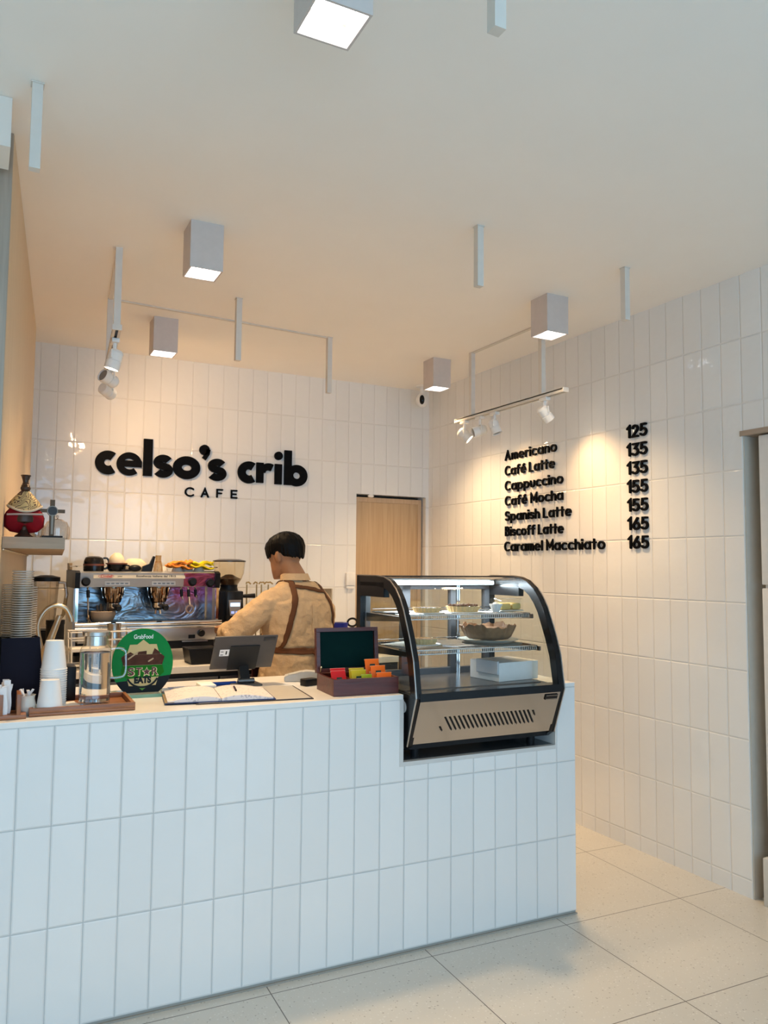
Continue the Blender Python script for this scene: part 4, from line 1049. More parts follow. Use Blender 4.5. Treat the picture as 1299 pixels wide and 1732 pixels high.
def film():
    m, nt, out = ntree('protective_film')
    tc = nd(nt, 'ShaderNodeTexCoord'); mp = nd(nt, 'ShaderNodeMapping'); mp.inputs['Rotation'].default_value = (0, .5, 0); mp.inputs['Scale'].default_value = (2.2, 1, 5)
    nt.links.new(tc.outputs['Object'], mp.inputs[0])
    nz = nd(nt, 'ShaderNodeTexNoise'); nz.inputs['Scale'].default_value = 1.6; nz.inputs['Detail'].default_value = 3; nz.inputs['Distortion'].default_value = 1.6
    nt.links.new(mp.outputs[0], nz.inputs['Vector'])
    cr = nd(nt, 'ShaderNodeValToRGB'); e = cr.color_ramp.elements
    e[0].position = .30; e[0].color = (.10, .11, .13, 1); e[1].position = .72; e[1].color = (.36, .43, .47, 1)
    for p, c in ((.42, (.15, .20, .25)), (.50, (.25, .26, .27)), (.57, (.20, .30, .36)), (.64, (.21, .22, .24))):
        x = e.new(p); x.color = (*c, 1)
    nt.links.new(nz.outputs[0], cr.inputs[0])
    sp = nd(nt, 'ShaderNodeSeparateXYZ'); nt.links.new(tc.outputs['Object'], sp.inputs[0])
    xx = mth(nt, 'MULTIPLY_ADD', nz.outputs[0], .25, sp.outputs[0])
    f = nd(nt, 'ShaderNodeMapRange', interpolation_type='SMOOTHSTEP'); f.inputs[1].default_value = .60; f.inputs[2].default_value = .70; nt.links.new(xx, f.inputs[0])
    pk = nd(nt, 'ShaderNodeMapRange', interpolation_type='SMOOTHSTEP'); pk.inputs[1].default_value = .27; pk.inputs[2].default_value = .36; nt.links.new(sp.outputs[2], pk.inputs[0])
    col = mixc(nt, mth(nt, 'MULTIPLY', f.outputs[0], mth(nt, 'MULTIPLY_ADD', pk.outputs[0], .75, .15)), cr.outputs[0], (.40, .09, .23))
    b = bsdf(nt, out, col, .22, .8)
    bp = nd(nt, 'ShaderNodeBump'); bp.inputs['Distance'].default_value = .012; nt.links.new(nz.outputs[0], bp.inputs['Height']); nt.links.new(bp.outputs[0], b.inputs['Normal'])
    return m
FILM = film()
MB().box(.02, EMW-.02, .235, .245, .208, .402).build('back_panel', FILM, em, smooth=0)
MB().prism([(.045, .402), (.030, .478), (.06, .485), (.46, .485), (.46, .402)], .018, EMW-.018, 'yz').build('upper_body', DST, em, smooth=0)
MB().prism([(.0435, .404), (.0285, .479), (.0300, .479), (.0450, .404)], .57, EMW-.019, 'yz').build('film_patch', FILM, em, smooth=0)
for a0, a1 in ((-.008, .017), (EMW-.017, EMW+.008)):
    s_ = MB().prism([(.022, .395), (.010, .478), (.05, .490), (.47, .490), (.47, .395)], a0, a1, 'yz').build('side_cap', BLACK, em, smooth=0)
    MB().box(a0+.004, a1-.004, .10, .47, .06, .395).build('side_panel', DST, s_, smooth=0)
    MB().box(a0+.004, a1-.006, .018, .034, .213, .395).build('front_post', CHROME, s_, smooth=0)
    MB().box(a0+.002, a1-.003, .38, .46, .490, .530, .003).build('rail_post', mat('bronze_post', (.30, .22, .12), .4), s_, smooth=0)
def front(z): return .045-(z-.402)/(.478-.402)*.015
TILT = math.atan2(.015, .076)
def FM(x, z, d): return Matrix.Translation((x, front(z)-d, z)) @ Matrix.Rotation(-TILT, 4, 'X')
hp = MB().box(-.245, .245, -.0012, .0012, -.0125, .0125, M=FM(.330, .4605, .002)).build('name_strip', mat('cream_strip', (.60, .55, .44), .4), em, smooth=0)
text_mesh('lettering', 'Cimbali', .017, FM(.150, .4605, .0036) @ XZ, mat('red_print', (.42, .02, .015), .4), hp, .0003, .0004, shear=.3, width=.062)
MB().strokes([arc(0, 0, .040, .0095, 0, 360, 30)], .0012, -.0004, .0004, M=FM(.150, .4605, .0036)).build('logo_ring', MATS['red_print'], hp, smooth=0)
text_mesh('lettering', 'junior', .010, FM(.222, .4595, .0036) @ XZ, mat('dark_print', (.06, .05, .04), .4), hp, .0003, .0003)
text_mesh('lettering', 'Eccellenza italiana dal 1912', .0145, FM(.415, .4605, .0036) @ XZ, MATS['dark_print'], hp, .0003, .0003, width=.215)
for x in (.210, .458):
    p_ = MB().box(-.066, .066, -.003, .003, -.0125, .0125, .0028, M=FM(x, .421, .0035)).build('button_plate', mat('button_plate', (.62, .60, .57), .35), em)
    for i in range(5): MB().box(-.008, .008, -.0012, .0012, -.0035, .0035, .0008, M=FM(x-.048+.024*i, .421, .0078)).build('button', DSTEEL, p_)
for x, z in ((.048, .428), (.618, .427), (.719, .421)):
    k_ = MB().lathe([(0, 0), (.023, 0), (.022, .022), (.018, .028), (0, .028)], 24, M=FM(x, z, .002) @ Matrix.Rotation(PI/2, 4, 'X')).build('knob', BLACK, em)
for x in (.200, .446):
    g_ = MB().lathe([(0, .402), (.060, .402), (.058, .36), (.048, .335), (.044, .318), (.036, .312), (0, .312)], 32, (x, .115, 0)).build('group_head', mat('group_chrome', (.30, .22, .17), .12, 1), em)
    m = MB()
    for k in range(10):
        a = 2*PI*k/10; m.tube([(x+.0605*math.cos(a), .115+.0605*math.sin(a), .396), (x+.050*math.cos(a), .115+.050*math.sin(a), .34)], .004, 6)
    m.build('group_ribs', CHROME, g_)
    pf = MB().lathe([(0, .268), (.018, .27), (.036, .285), (.038, .311), (0, .311)], 28, (x, .115, 0)).build('portafilter', CHROME, em)
    MB().tube([(x, .08, .298), (x, .02, .300), (x, -.04, .297), (x, -.085, .294), (x, -.10, .293)], [.008, .012, .015, .0185, .010], 14).build('handle', BLACK, pf)
    MB().tube([(x-.012, .115, .270), (x-.014, .115, .248)], .006, 8).tube([(x+.012, .115, .270), (x+.014, .115, .248)], .006, 8).build('spout', CHROME, pf)
for x, n in ((.062, .21), (.560, .33), (.600, .30), (.640, .34)):
    w_ = MB().tube([(x, .06, .403), (x, .05, .37), (x+.006, .035, n)], .005, 8).build('steam_wand', CHROME, em)
    MB().tube([(x, .05, .385), (x+.002, .045, .345)], .009, 10).build('grip', BLACK, w_)
MB().tube([(.062, .035, .24), (.085, .02, .205)], .0045, 8).build('wand_tip', CHROME, em)
MB().lathe([(.016, 0), (.027, 0), (.027, .006), (.016, .006)], 30, M=Matrix.Translation((.655, .234, .265)) @ Matrix.Rotation(PI/2, 4, 'X')).build('round_badge', mat('badge_gold', (.55, .45, .36), .25, .9), em)
MB().lathe([(0, 0), (.020, 0), (.019, .022), (.015, .026), (0, .026)], 22, M=Matrix.Translation((.664, -.001, .144)) @ Matrix.Rotation(PI/2, 4, 'X')).build('lower_knob', BLACK, em)
MB().box(.595, .632, -.003, -.0005, .115, .135).build('small_display', BLACK, em, smooth=0)
MB().box(.555, .70, -.022, -.001, .098, .104).build('lower_rail', STEEL, em, smooth=0)
m = MB(); m.tube([(.0, .46, .512), (.0, .06, .512), (.006, .045, .512)], .0035, 8); m.tube([(EMW, .46, .512), (EMW, .06, .512)], .0035, 8); m.tube([(.0, .462, .512), (EMW, .462, .512)], .0035, 8)
m.build('cup_rail', CHROME, em)

# things on top of the espresso machine
ET = EMZ+.4852
BGL = mat('black_glaze', (.010, .009, .009), .12); TERR = mat('terracotta_band', (.17, .055, .035), .5)
t = empty('teacup', 'glossy black tea cup upside down with a brown band and handle', 'cup', (.588, 4.60, ET), 0)
MB().lathe([(0, .083), (.028, .083), (.044, .076), (.052, .058), (.054, .04), (.055, .02), (.053, 0), (.050, 0), (.050, .03), (0, .07)], 36).build('body', BGL, t)
MB().lathe([(.0525, .041), (.0555, .041), (.0557, .031), (.0525, .031)], 36).build('band', TERR, t)
MB().tube([(p.x, 0, p.y) for p in smoothen([(.048, .072), (.066, .073), (.078, .058), (.078, .035), (.068, .018), (.053, .014)], 4)], .0055, 10).build('handle', BGL, t)
t = empty('dripper_cup', 'low black cup with brown rim holding a cream paper filter', 'cup', (.708, 4.60, ET), 0)
MB().lathe([(0, 0), (.038, 0), (.048, .012), (.052, .040), (.049, .040), (.044, .012), (0, .006)], 36).build('body', BGL, t)
MB().lathe([(.044, .040), (.058, .040), (.058, .047), (.044, .047)], 36).build('rim', TERR, t)
MB().tube([(p.x, 0, p.y) for p in smoothen([(.046, .034), (.066, .032), (.074, .020), (.064, .006), (.044, .006)], 4)], .005, 10).build('handle', BGL, t)
CREAMF = mat('filter_cream', (.66, .58, .42), .6, var=.08)
m = MB(); n = 40
m.loft([[Vector((r*math.cos(2*PI*k/n)*(1+.05*math.sin(6*PI*k/n)), r*math.sin(2*PI*k/n), z+.006*math.sin(4*PI*k/n)*f)) for k in range(n)] for r, z, f in ((.044, .044, 0), (.044, .060, .4), (.034, .085, 1), (.018, .098, 1), (.001, .098, 1))])
m.build('paper_filter', CREAMF, t)
m = MB(); n = 44
m.loft([[Vector((r*sx_*math.cos(2*PI*k/n)*(1+.04*math.sin(7*2*PI*k/n+r*90)), r*.8*math.sin(2*PI*k/n), z+.004*math.sin(10*PI*k/n)*f)) for k in range(n)] for r, z, f, sx_ in ((.066, 0, 0, 1), (.072, .02, 1, 1), (.064, .046, 1, 1), (.04, .068, 1, 1), (.001, .074, 0, 1))])
o = m.build('folded_cloth', mat('cream_cloth', (.68, .57, .42), .85, var=.06), smooth=60); o.location = (.822, 4.68, ET); tag(o, 'cream cloth heap in the middle of the espresso machine top', 'cloth')
t = empty('tamper', 'black rounded tamper handle lying on the espresso machine top', 'tamper', (.800, 4.555, ET), .1)
MB().ball((0, 0, .019), .036, .024, .019).build('knob', BLACK, t); MB().box(-.075, -.02, -.012, .012, .002, .012, .004).build('handle', BLACK, t)
t = empty('cleaning_brush', 'black cleaning brush leaning behind the bamboo whisk', 'brush', (.880, 4.605, ET), 0)
MB().prism([(-.035, 0), (.02, 0), (.038, .085), (.028, .088), (.008, .045), (-.03, .030)], -.015, .012).build('body', BLACK, t, smooth=0)
t = empty('bamboo_whisk', 'bamboo tea whisk standing upside down on the espresso machine', 'whisk', (.925, 4.545, ET), 0)
BAMB = wood('bamboo', (.42, .24, .09), (.55, .36, .15), 'z', 60, 10, .5)
MB().lathe([(0, .056), (.0165, .056), (.0155, .075), (.0165, .092), (0, .092)], 24).build('handle', BAMB, t)
MB().lathe([(.0185, .050), (.0175, .058), (.0165, .058), (.017, .050)], 24).build('binding', mat('whisk_thread', (.28, .10, .03), .6), t)
m = MB()
for k in range(30):
    a = 2*PI*k/30; m.tube([(.0165*math.cos(a), .0165*math.sin(a), .056), (.0215*math.cos(a), .0215*math.sin(a), .034), (.0245*math.cos(a), .0245*math.sin(a), .001)], .0016, 5)
m.build('tines', BAMB, t)
def rag(name, col, x, y, sx_, sy_, h_, rz, lab, seed):
    rnd = random.Random(seed); t = empty(name, lab, 'cloth', (x, y, ET+.034), rz)
    for layer in range(3):
        g = []
        ph = rnd.random()*6
        for i in range(17):
            u = i/16*2-1
            g.append([Vector((u*sx_*(1-.10*layer)+.006*layer, (j/8*2-1)*sy_*(1-.06*layer), layer*h_/3+.006*math.sin(u*5+ph)+.004*math.sin(j*1.1+ph*2)+.008*u*(layer-1))) for j in range(9)])
        MB().sheet(g, -.008).build('fold', mat(name+'_cotton', col, .85, var=.12, scale=40, bump=.001), t, smooth=60)
    return t
for i, (x, y) in enumerate(((.965, 4.62), (1.045, 4.60), (1.11, 4.62), (1.17, 4.60))):
    t = empty('espresso_cup', ['small white cup beside the bamboo whisk, under no cloth', 'small white upturned cup under the orange cloth', 'small white upturned cup under the seam of orange and yellow cloths', 'small white upturned cup under the yellow cloth'][i], 'cup', (x, y, ET), 0)
    MB().lathe([(0, .031), (.018, .031), (.030, .012), (.032, 0), (.030, 0), (.027, .012), (0, .027)], 28).build('body', mat('cup_porcelain', (.68, .62, .53), .25), t)
rag('orange_cloth', (.74, .25, .035), 1.055, 4.60, .062, .06, .034, .12, 'folded orange cleaning cloth on the upturned cups', 3)
rag('yellow_cloth', (.70, .54, .012), 1.176, 4.59, .066, .06, .030, -.05, 'folded yellow cleaning cloth at the right end of the machine top', 8)
# bowl on the drip tray
t = empty('stoneware_bowl', 'beige stoneware bowl on the espresso machine drip tray', 'bowl', (.632, 4.515, EMZ+.2122), 0)
MB().lathe([(0, 0), (.042, 0), (.055, .010), (.064, .035), (.066, .058), (.063, .060), (.060, .036), (.05, .012), (0, .008)], 40).build('body', mat('beige_stoneware', (.42, .32, .23), .5, var=.05), t)
m = MB()
for k in range(5):
    a = k*1.3; m.tube([(.02*math.cos(a), .02*math.sin(a), .012), (.03*math.cos(a+.3), .025*math.sin(a), .075+.008*k)], .006, 8)
m.build('utensils', DSTEEL, t)

# grinder
t = empty('coffee_grinder', 'black coffee grinder with a bean filled clear hopper and small lit screen', 'coffee grinder', (1.352, 4.55, BT), .0)
MB().box(-.085, .085, -.10, .16, 0, .03, .008).build('base', BLACK, t)
MB().prism([(-.09, .03), (.085, .03), (.062, .375), (-.075, .375)], -.03, .15, 'xz', bev=.006).build('body', mat('grinder_black', (.012, .012, .013), .3), t)
MB().box(-.045, .052, -.075, -.03, .20, .375, .006).build('head', mat('grinder_black', (.012, .012, .013), .3), t)
sc_ = MB().prism([(-.026, .235), (.030, .235), (.038, .325), (-.036, .325)], -.080, -.0755, 'xz').build('control_panel', mat('panel_grey', (.30, .30, .32), .35), t, smooth=0)
MB().box(-.026, .030, -.082, -.0803, .288, .308).build('screen', mat('lit_screen', (.2, .3, .4), .3, emit=(.45, .70, 1), estr=1.6), sc_, smooth=0)
for x in (-.012, .014): MB().box(x-.009, x+.009, -.082, -.0803, .246, .260, .001).build('button', mat('lit_button', (.2, .25, .5), .3, emit=(.35, .45, .9), estr=.7), sc_, smooth=0)
MB().lathe([(0, .375), (.055, .375), (.05, .395), (.052, .41), (0, .41)], 28, (0, .05, 0)).build('collar', BLACK, t)
hop = [(.05, .408), (.072, .44), (.088, .48), (.094, .545)]
MB().lathe([(r, z) for r, z in hop]+[(.091, .545)]+[(r-.003, z) for r, z in hop[::-1]], 40, (0, .05, 0)).build('hopper', glassy('smoky_hopper', (.975, .945, .88), 1.0), t, smooth=40)
MB().lathe([(0, .409), (.046, .409), (.062, .432), (.070, .446), (.045, .456), (.02, .470), (0, .472)], 36, (0, .05, 0)).build('beans', mat('coffee_beans', (.075, .035, .016), .4, var=.6, scale=160, bump=.004), t)
MB().lathe([(0, .5455), (.097, .5455), (.097, .553), (.06, .562), (0, .563)], 40, (0, .05, 0)).build('lid', mat('smoky_lid', (.03, .022, .018), .2), t)
MB().tube([(.05, -.04, .345), (.09, -.06, .347), (.125, -.065, .348)], [.010, .012, .014], 12).build('portafilter_fork', BLACK, t)

# brass cup stand behind the grinder
BRS = mat('aged_brass', (.38, .28, .14), .3, .9)
t = empty('cup_stand', 'brass wire stand with flat topped hooks right of the grinder', 'stand', (1.63, 4.86, BT))
m = MB(); m.box(-.13, .12, -.05, .05, 0, .012, .003); m.build('base', BRS, t)
for x, l, r in ((-.085, .0, .022), (-.02, .018, .0), (.012, .014, .022), (.058, .026, .026)):
    h_ = MB().tube([(x, 0, .012), (x, 0, .405)], .005, 8)
    h_.tube([(x-l-.004, 0, .408), (x-.5*l, 0, .420), (x, 0, .417), (x+.5*r, 0, .420), (x+r+.004, 0, .408)], .005, 8); h_.build('hook', BRS, t)

# knock box on the back counter edge
t = empty('knock_box', 'black tray box on the back counter under the machine right side', 'knock box', (1.105, 4.265, BT), 0)
MB().prism([(-.066, 0), (.066, 0), (.080, .075), (-.080, .075)], -.075, .075, 'xz').build('body', BLACK, t, smooth=0)
MB().box(-.083, .083, -.078, .078, .0755, .083, .002).build('rim', BLACK, t)

# sink tap and blender on the left of the back counter
SATIN = mat('satin_nickel', (.60, .54, .43), .3, 1)
t = empty('sink_tap', 'satin nickel arched sink tap with a lever at the left of the back counter', 'tap', (.315, 4.16, BT), 0)
MB().lathe([(0, 0), (.026, 0), (.026, .006), (.019, .01), (.019, .085), (0, .085)], 24, (0, 0, 0)).build('body', SATIN, t)
pts = [(0, 0, .08), (-.028, 0, .20), (-.020, 0, .262), (.012, 0, .308), (.055, 0, .322), (.095, 0, .305), (.118, -.0, .262), (.122, -.0, .242)]
P2 = smoothen([(p[0], p[2]) for p in pts], 5)
MB().tube([(p.x, 0, p.y) for p in P2], .0115, 14).build('spout', SATIN, t)
MB().tube([(.0, -.03, .085), (.030, -.034, .17), (.064, -.04, .275)], [.017, .0165, .013], 12).build('lever', SATIN, t)
t = empty('blender', 'jug blender with black lid and black base behind the tap', 'blender', (.375, 4.66, BT), 0)
MB().prism([(-.085, 0), (.085, 0), (.065, .17), (-.065, .17)], -.085, .085, 'xz', bev=.01).build('base', BLACK, t)
MB().lathe([(.046, .172), (.05, .18), (.066, .43), (.0645, .43), (.048, .182), (0, .178)], 8, (-.02, 0, 0)).build('jug', glassy('jug_smoke', (.91, .88, .84), 1.4), t, smooth=20)
MB().lathe([(0, .43), (.070, .43), (.070, .452), (.03, .462), (0, .463)], 24, (-.02, 0, 0)).build('lid', BLACK, t)
MB().tube([(.04, 0, .425), (.075, 0, .42), (.084, 0, .36), (.072, 0, .25), (.05, 0, .22)], .0105, 10).build('handle', glassy('handle_smoke', (.62, .56, .48), 1.5), t)
t = empty('black_canister', 'round black canister beside the sink tap', 'canister', (.385, 4.40, BT), 0)
MB().lathe([(0, 0), (.042, 0), (.044, .02), (.044, .215), (0, .215)], 30).build('body', BLACK, t); MB().lathe([(0, .2152), (.046, .2152), (.046, .236), (0, .238)], 30).build('lid', BLACK, t)

# white wire rack with steel pitcher on the back counter
t = empty('wire_rack', 'white wire rack holding a steel pitcher behind the water carafe', 'rack', (.585, 4.26, BT), 0)
m = MB(); WW = mat('white_wire', (.78, .75, .69), .4)
for z, e in ((.10, .0), (.145, .006), (.185, .012)):
    m.tube([(-.135-e, -.06, z), (.135+e, -.06, z), (.135+e, .08, z), (-.135-e, .08, z)], .0035, 8, closed=True)
for x in (-.135, -.05, .05, .135):
    for y in (-.06, .08): m.tube([(x*1.06, y, .188), (x, y, .0)], .0035, 8)
for k in range(9): m.tube([(-.12+.03*k, -.06, .02), (-.12+.03*k, .08, .02)], .002, 6)
m.tube([(-.135, -.06, .02), (.135, -.06, .02), (.135, .08, .02), (-.135, .08, .02)], .003, 8, closed=True)
m.build('wire_frame', WW, t)
MB().box(-.14, .14, -.065, .085, .088, .098, .002).build('tray', WW, t, smooth=0)
t = empty('milk_pitcher', 'steel milk pitcher standing in the white wire rack', 'pitcher', (.655, 4.27, BT+.0985), 0); t.scale = (1, 1, .62)
MB().lathe([(0, 0), (.040, 0), (.042, .02), (.037, .10), (.033, .15), (.035, .195), (.033, .195), (.031, .15), (0, .01)], 32).build('body', mat('pitcher_steel', (.42, .40, .37), .25, 1), t)
MB().tube([(.034, 0, .17), (.062, 0, .165), (.064, 0, .08), (.040, 0, .05)], .004, 8).build('handle', CHROME, t)
t = empty('black_container', 'black storage box beside the wire rack on the back counter', 'box', (.440, 4.62, BT), 0)
t.location = (.80, 4.27, BT)
MB().box(-.05, .06, -.06, .06, 0, .058, .004).build('body', BLACK, t); MB().box(-.053, .063, -.063, .063, .0585, .066, .002).build('lid', DSTEEL, t)
# right end of the back counter, seen past the barista
t = empty('blue_roll', 'blue roll standing behind the raised tea chest lid', 'roll', (1.985, 4.40, BT), .2)
MB().lathe([(.028, 0), (.052, 0), (.052, .185), (.028, .185)], 30).build('roll', mat('tape_blue', (.012, .02, .22), .35), t)
t = empty('scissors', 'black scissors handle loop beside the blue roll behind the tea chest', 'scissors', (2.085, 4.42, BT), 0)
MB().lathe([(0, 0), (.03, 0), (.03, .09), (.027, .09), (.027, .004), (0, .004)], 20).build('holder', BLACK, t)
MB().tube(arc3 := [(.032*math.cos(a)-.004, 0, .182+.024*math.sin(a)) for a in [2*PI*k/20 for k in range(20)]], .0065, 8, closed=True).tube([(.004, 0, .160), (.0, 0, .008)], .004, 8).build('handle', BLACK, t)
# switch on the back wall
t = empty('thermostat', 'small white wall control left of the oak door', 'wall control', (2.398, YB, 1.325))
MB().box(-.034, .034, -.028, -.001, -.035, .055, .004).build('body', WHITE, t); MB().box(-.03, .03, -.022, -.001, -.058, -.036, .003).build('holder', WHITE, t)

# wall shelf with the figurine, cross and glass dome
SHW = wood('shelf_oak', (.32, .215, .13), (.41, .285, .18), 'x', 26, 25, .5)
SY0, SY1, SZ = 2.86, 4.835, 1.473
def wx(y): return .059+.0933*(y-2.655)+.0015
sh = empty('wall_shelf', 'thick wooden shelf along the left wall carrying the figurine and crucifix', 'shelf', (0, 0, SZ))
MB().prism([(wx(SY0), SY0), (wx(SY0)+.190, SY0-.012), (wx(SY1)+.182, SY1), (wx(SY1), SY1)], 0, .038, 'xy').build('board', SHW, sh, smooth=0)
MB().tube([(wx(SY0)+.004, SY0, -.004), (wx(SY1)+.004, SY1, -.004)], .003, 6).build('light_strip', mat('strip_cream', (.7, .6, .45), .5), sh)
STZ = SZ+.0382
t = empty('santo_figurine', 'dark figurine with red and gold cape and crown on the wooden wall shelf', 'figurine', (.146, 2.925, STZ), .05); t.scale = (.56, .56, .635)
DKB = mat('dark_bronze', (.055, .032, .022), .35, .3, var=.3); REDV = mat('red_velvet', (.20, .004, .010), .7, var=.5, scale=9, spec=.15)
MB().lathe([(0, 0), (.050, 0), (.052, .008), (.030, .022), (.018, .04), (.020, .055), (.045, .070), (.05, .085), (.03, .10), (0, .11)], 28).build('pedestal', DKB, t)
def cape(z0, z1, r0, r1, nm, m_, tilt=0, wob=.06, n=48, front_gap=.0, p=.6):
    rg = []
    for i in range(9):
        q = i/8; z = z0+(z1-z0)*q; r = r0+(r1-r0)*q**p
        rg.append([Vector((r*math.cos(2*PI*k/n)*(1+wob*math.sin(9*2*PI*k/n)*(1-q)), r*.62*math.sin(2*PI*k/n)*(1+wob*math.sin(7*2*PI*k/n)*(1-q)), z+.016*math.cos(2*2*PI*k/n)*(1-q)+.004*math.sin(5*2*PI*k/n)*(1-q))) for k in range(n)])
    return MB().loft(rg).build(nm, m_, t, smooth=60)
rg = []
n = 48
for z, r in ((.040, .030), (.048, .075), (.075, .108), (.105, .112), (.135, .098), (.160, .074), (.185, .045)):
    rg.append([Vector((r*math.cos(2*PI*k/n)*(1+.04*math.sin(9*2*PI*k/n)), r*.55*math.sin(2*PI*k/n), z-(.018*math.cos(2*2*PI*k/n) if z < .1 else 0))) for k in range(n)])
MB().loft(rg).build('red_cape', REDV, t, smooth=60)
def brocade():
    m, nt, out = ntree('gold_brocade'); tc = nd(nt, 'ShaderNodeTexCoord')
    wv = nd(nt, 'ShaderNodeTexNoise'); wv.inputs['Scale'].default_value = 16; wv.inputs['Detail'].default_value = 0; wv.inputs['Distortion'].default_value = 1.2
    nt.links.new(tc.outputs['Object'], wv.inputs['Vector'])
    fr = mth(nt, 'FRACT', mth(nt, 'MULTIPLY', wv.outputs[0], 9))
    bsdf(nt, out, mixc(nt, mth(nt, 'LESS_THAN', fr, .36), (.46, .34, .15), (.09, .045, .03)), .5, .2); return m
BROC = brocade()
cape(.150, .252, .094, .022, 'gold_mantle', BROC, p=1.25)
MB().tube([(.093*math.cos(a)*1.02, .058*math.sin(a)*1.05, .152+.016*math.cos(2*a)) for a in [2*PI*k/40 for k in range(40)]], .0065, 8, closed=True).build('mantle_trim', mat('ivory_trim', (.52, .42, .30), .6), t)
MB().tube([(-.10, -.045, .118), (-.04, -.068, .120), (.03, -.068, .122), (.10, -.042, .124)], .005, 8).build('cape_braid', mat('silver_braid', (.35, .28, .26), .4), t)
MB().lathe([(0, .07), (.05, .082), (.055, .10), (.048, .12), (.030, .128), (0, .13)], 26, (0, -.038, 0), sy=.6).build('base_folds', DKB, t)
MB().ball((0, -.004, .262), .029, .025, .020).build('head', DKB, t)
MB().lathe([(.020, .272), (.026, .276), (.020, .284), (.016, .295), (.022, .325), (.030, .330), (.028, .334), (.016, .300), (0, .296)], 10).build('crown', DKB, t, smooth=15)
t = empty('standing_cross', 'dark standing crucifix with round centre on a black base, on the wall shelf', 'cross', (.2335, 2.935, STZ), .08); t.scale = (.68, .68, .68)
MB().box(-.050, .050, -.025, .025, 0, .012, .001).build('base', BLACK, t, smooth=0)
CRW = mat('cross_metal', (.10, .058, .030), .45, .3)
MB().prism([(-.011, .012), (.011, .012), (.013, .115), (-.013, .115)], -.006, .006).box(-.011, .011, -.006, .006, .155, .195).box(-.058, -.018, -.006, .006, .129, .147).box(.018, .060, -.006, .006, .129, .147).build('arms', CRW, t, smooth=0)
MB().lathe([(0, -.006), (.024, -.006), (.026, 0), (.024, .007), (0, .007)], 28, M=Matrix.Translation((0, 0, .138)) @ Matrix.Rotation(PI/2, 4, 'X')).build('centre_disc', mat('disc_dark', (.03, .022, .018), .3, .4), t)
MB().lathe([(.022, -.008), (.026, -.008), (.026, .008), (.022, .008)], 28, M=Matrix.Translation((0, 0, .138)) @ Matrix.Rotation(PI/2, 4, 'X')).box(-.005, .005, -.0095, -.0062, .02, .118).build('silver_edge', mat('worn_silver', (.22, .18, .14), .45, .6), t)
t = empty('glass_dome', 'ribbed clear glass dome behind the crucifix', 'glass dome', (.2595, 3.045, STZ), 0); t.scale = (.68, .68, .68)
dome = [(.062, 0), (.064, .03), (.061, .065), (.050, .09), (.030, .104), (.010, .108), (.010, .118), (0, .120)]
n = 40; rg = []
for r, z in [(.062, 0), (.064, .03), (.061, .065), (.050, .09), (.030, .104), (.004, .110)]:
    rg.append([Vector((r*(1+(.018 if k % 2 else -.018))*math.cos(2*PI*k/n), r*(1+(.018 if k % 2 else -.018))*math.sin(2*PI*k/n), z)) for k in range(n)])
MB().loft(rg).build('dome', glassy('ribbed_glass', (.80, .78, .74), 3.2, .06), t, smooth=10)
MB().ball((0, 0, .119), .009).build('knob', glassy('knob_glass', (.75, .72, .68), 3), t)
t = empty('glass_tumbler', 'ribbed glass tumbler behind the figurine on the wall shelf', 'glass', (.192, 3.06, STZ), 0); t.scale = (.7, .7, .7)
rg = [[Vector((r*(1+(.02 if k % 2 else -.02))*math.cos(2*PI*k/32), r*(1+(.02 if k % 2 else -.02))*math.sin(2*PI*k/32), z)) for k in range(32)] for r, z in ((.034, 0), (.038, .07), (.036, .07), (.032, .004))]
MB().loft(rg).build('body', glassy('tumbler_glass', (.82, .79, .74), 3, .06), t, smooth=10)
# ------------------------------------------------------------------ the barista, seen from behind
def bake(o):
    dg = bpy.context.evaluated_depsgraph_get(); dg.update()
    me = bpy.data.meshes.new_from_object(o.evaluated_get(dg)); o.modifiers.clear(); o.data = me
    me.shade_smooth(); return o
def fuse(o, voxel, smooth=3, disp=None):
    r = o.modifiers.new('r', 'REMESH'); r.mode = 'VOXEL'; r.voxel_size = voxel
    if smooth:
        s = o.modifiers.new('s', 'SMOOTH'); s.iterations = smooth; s.factor = .5
    if disp:
        for strength, size in disp:
            tx = bpy.data.textures.new('folds', 'CLOUDS'); tx.noise_scale = size; tx.noise_depth = 1
            d = o.modifiers.new('d', 'DISPLACE'); d.texture = tx; d.strength = strength; d.mid_level = .5
    return bake(o)
def oval(z, hx, hy, cx=0, cy_=0, n=32, sq=.0):
    out = []
    for k in range(n):
        a = 2*PI*k/n; c, s = math.cos(a), math.sin(a); p = 1-sq
        out.append(Vector((cx+hx*math.copysign(abs(c)**p, c), cy_+hy*math.copysign(abs(s)**p, s), z)))
    return out
SKIN = mat('skin', (.34, .17, .09), .5, var=.06, scale=20, sub=.08)
per = empty('person', 'person in a tan shirt and brown cross back apron, back turned, working at the grinder', 'person', (1.505, 3.88, 0), .25)
HC = Vector((-.030, .065, 1.478)); HR = Matrix.Translation(HC) @ Matrix.Rotation(.35, 4, 'Z') @ Matrix.Rotation(-.20, 4, 'X')
b = MB()
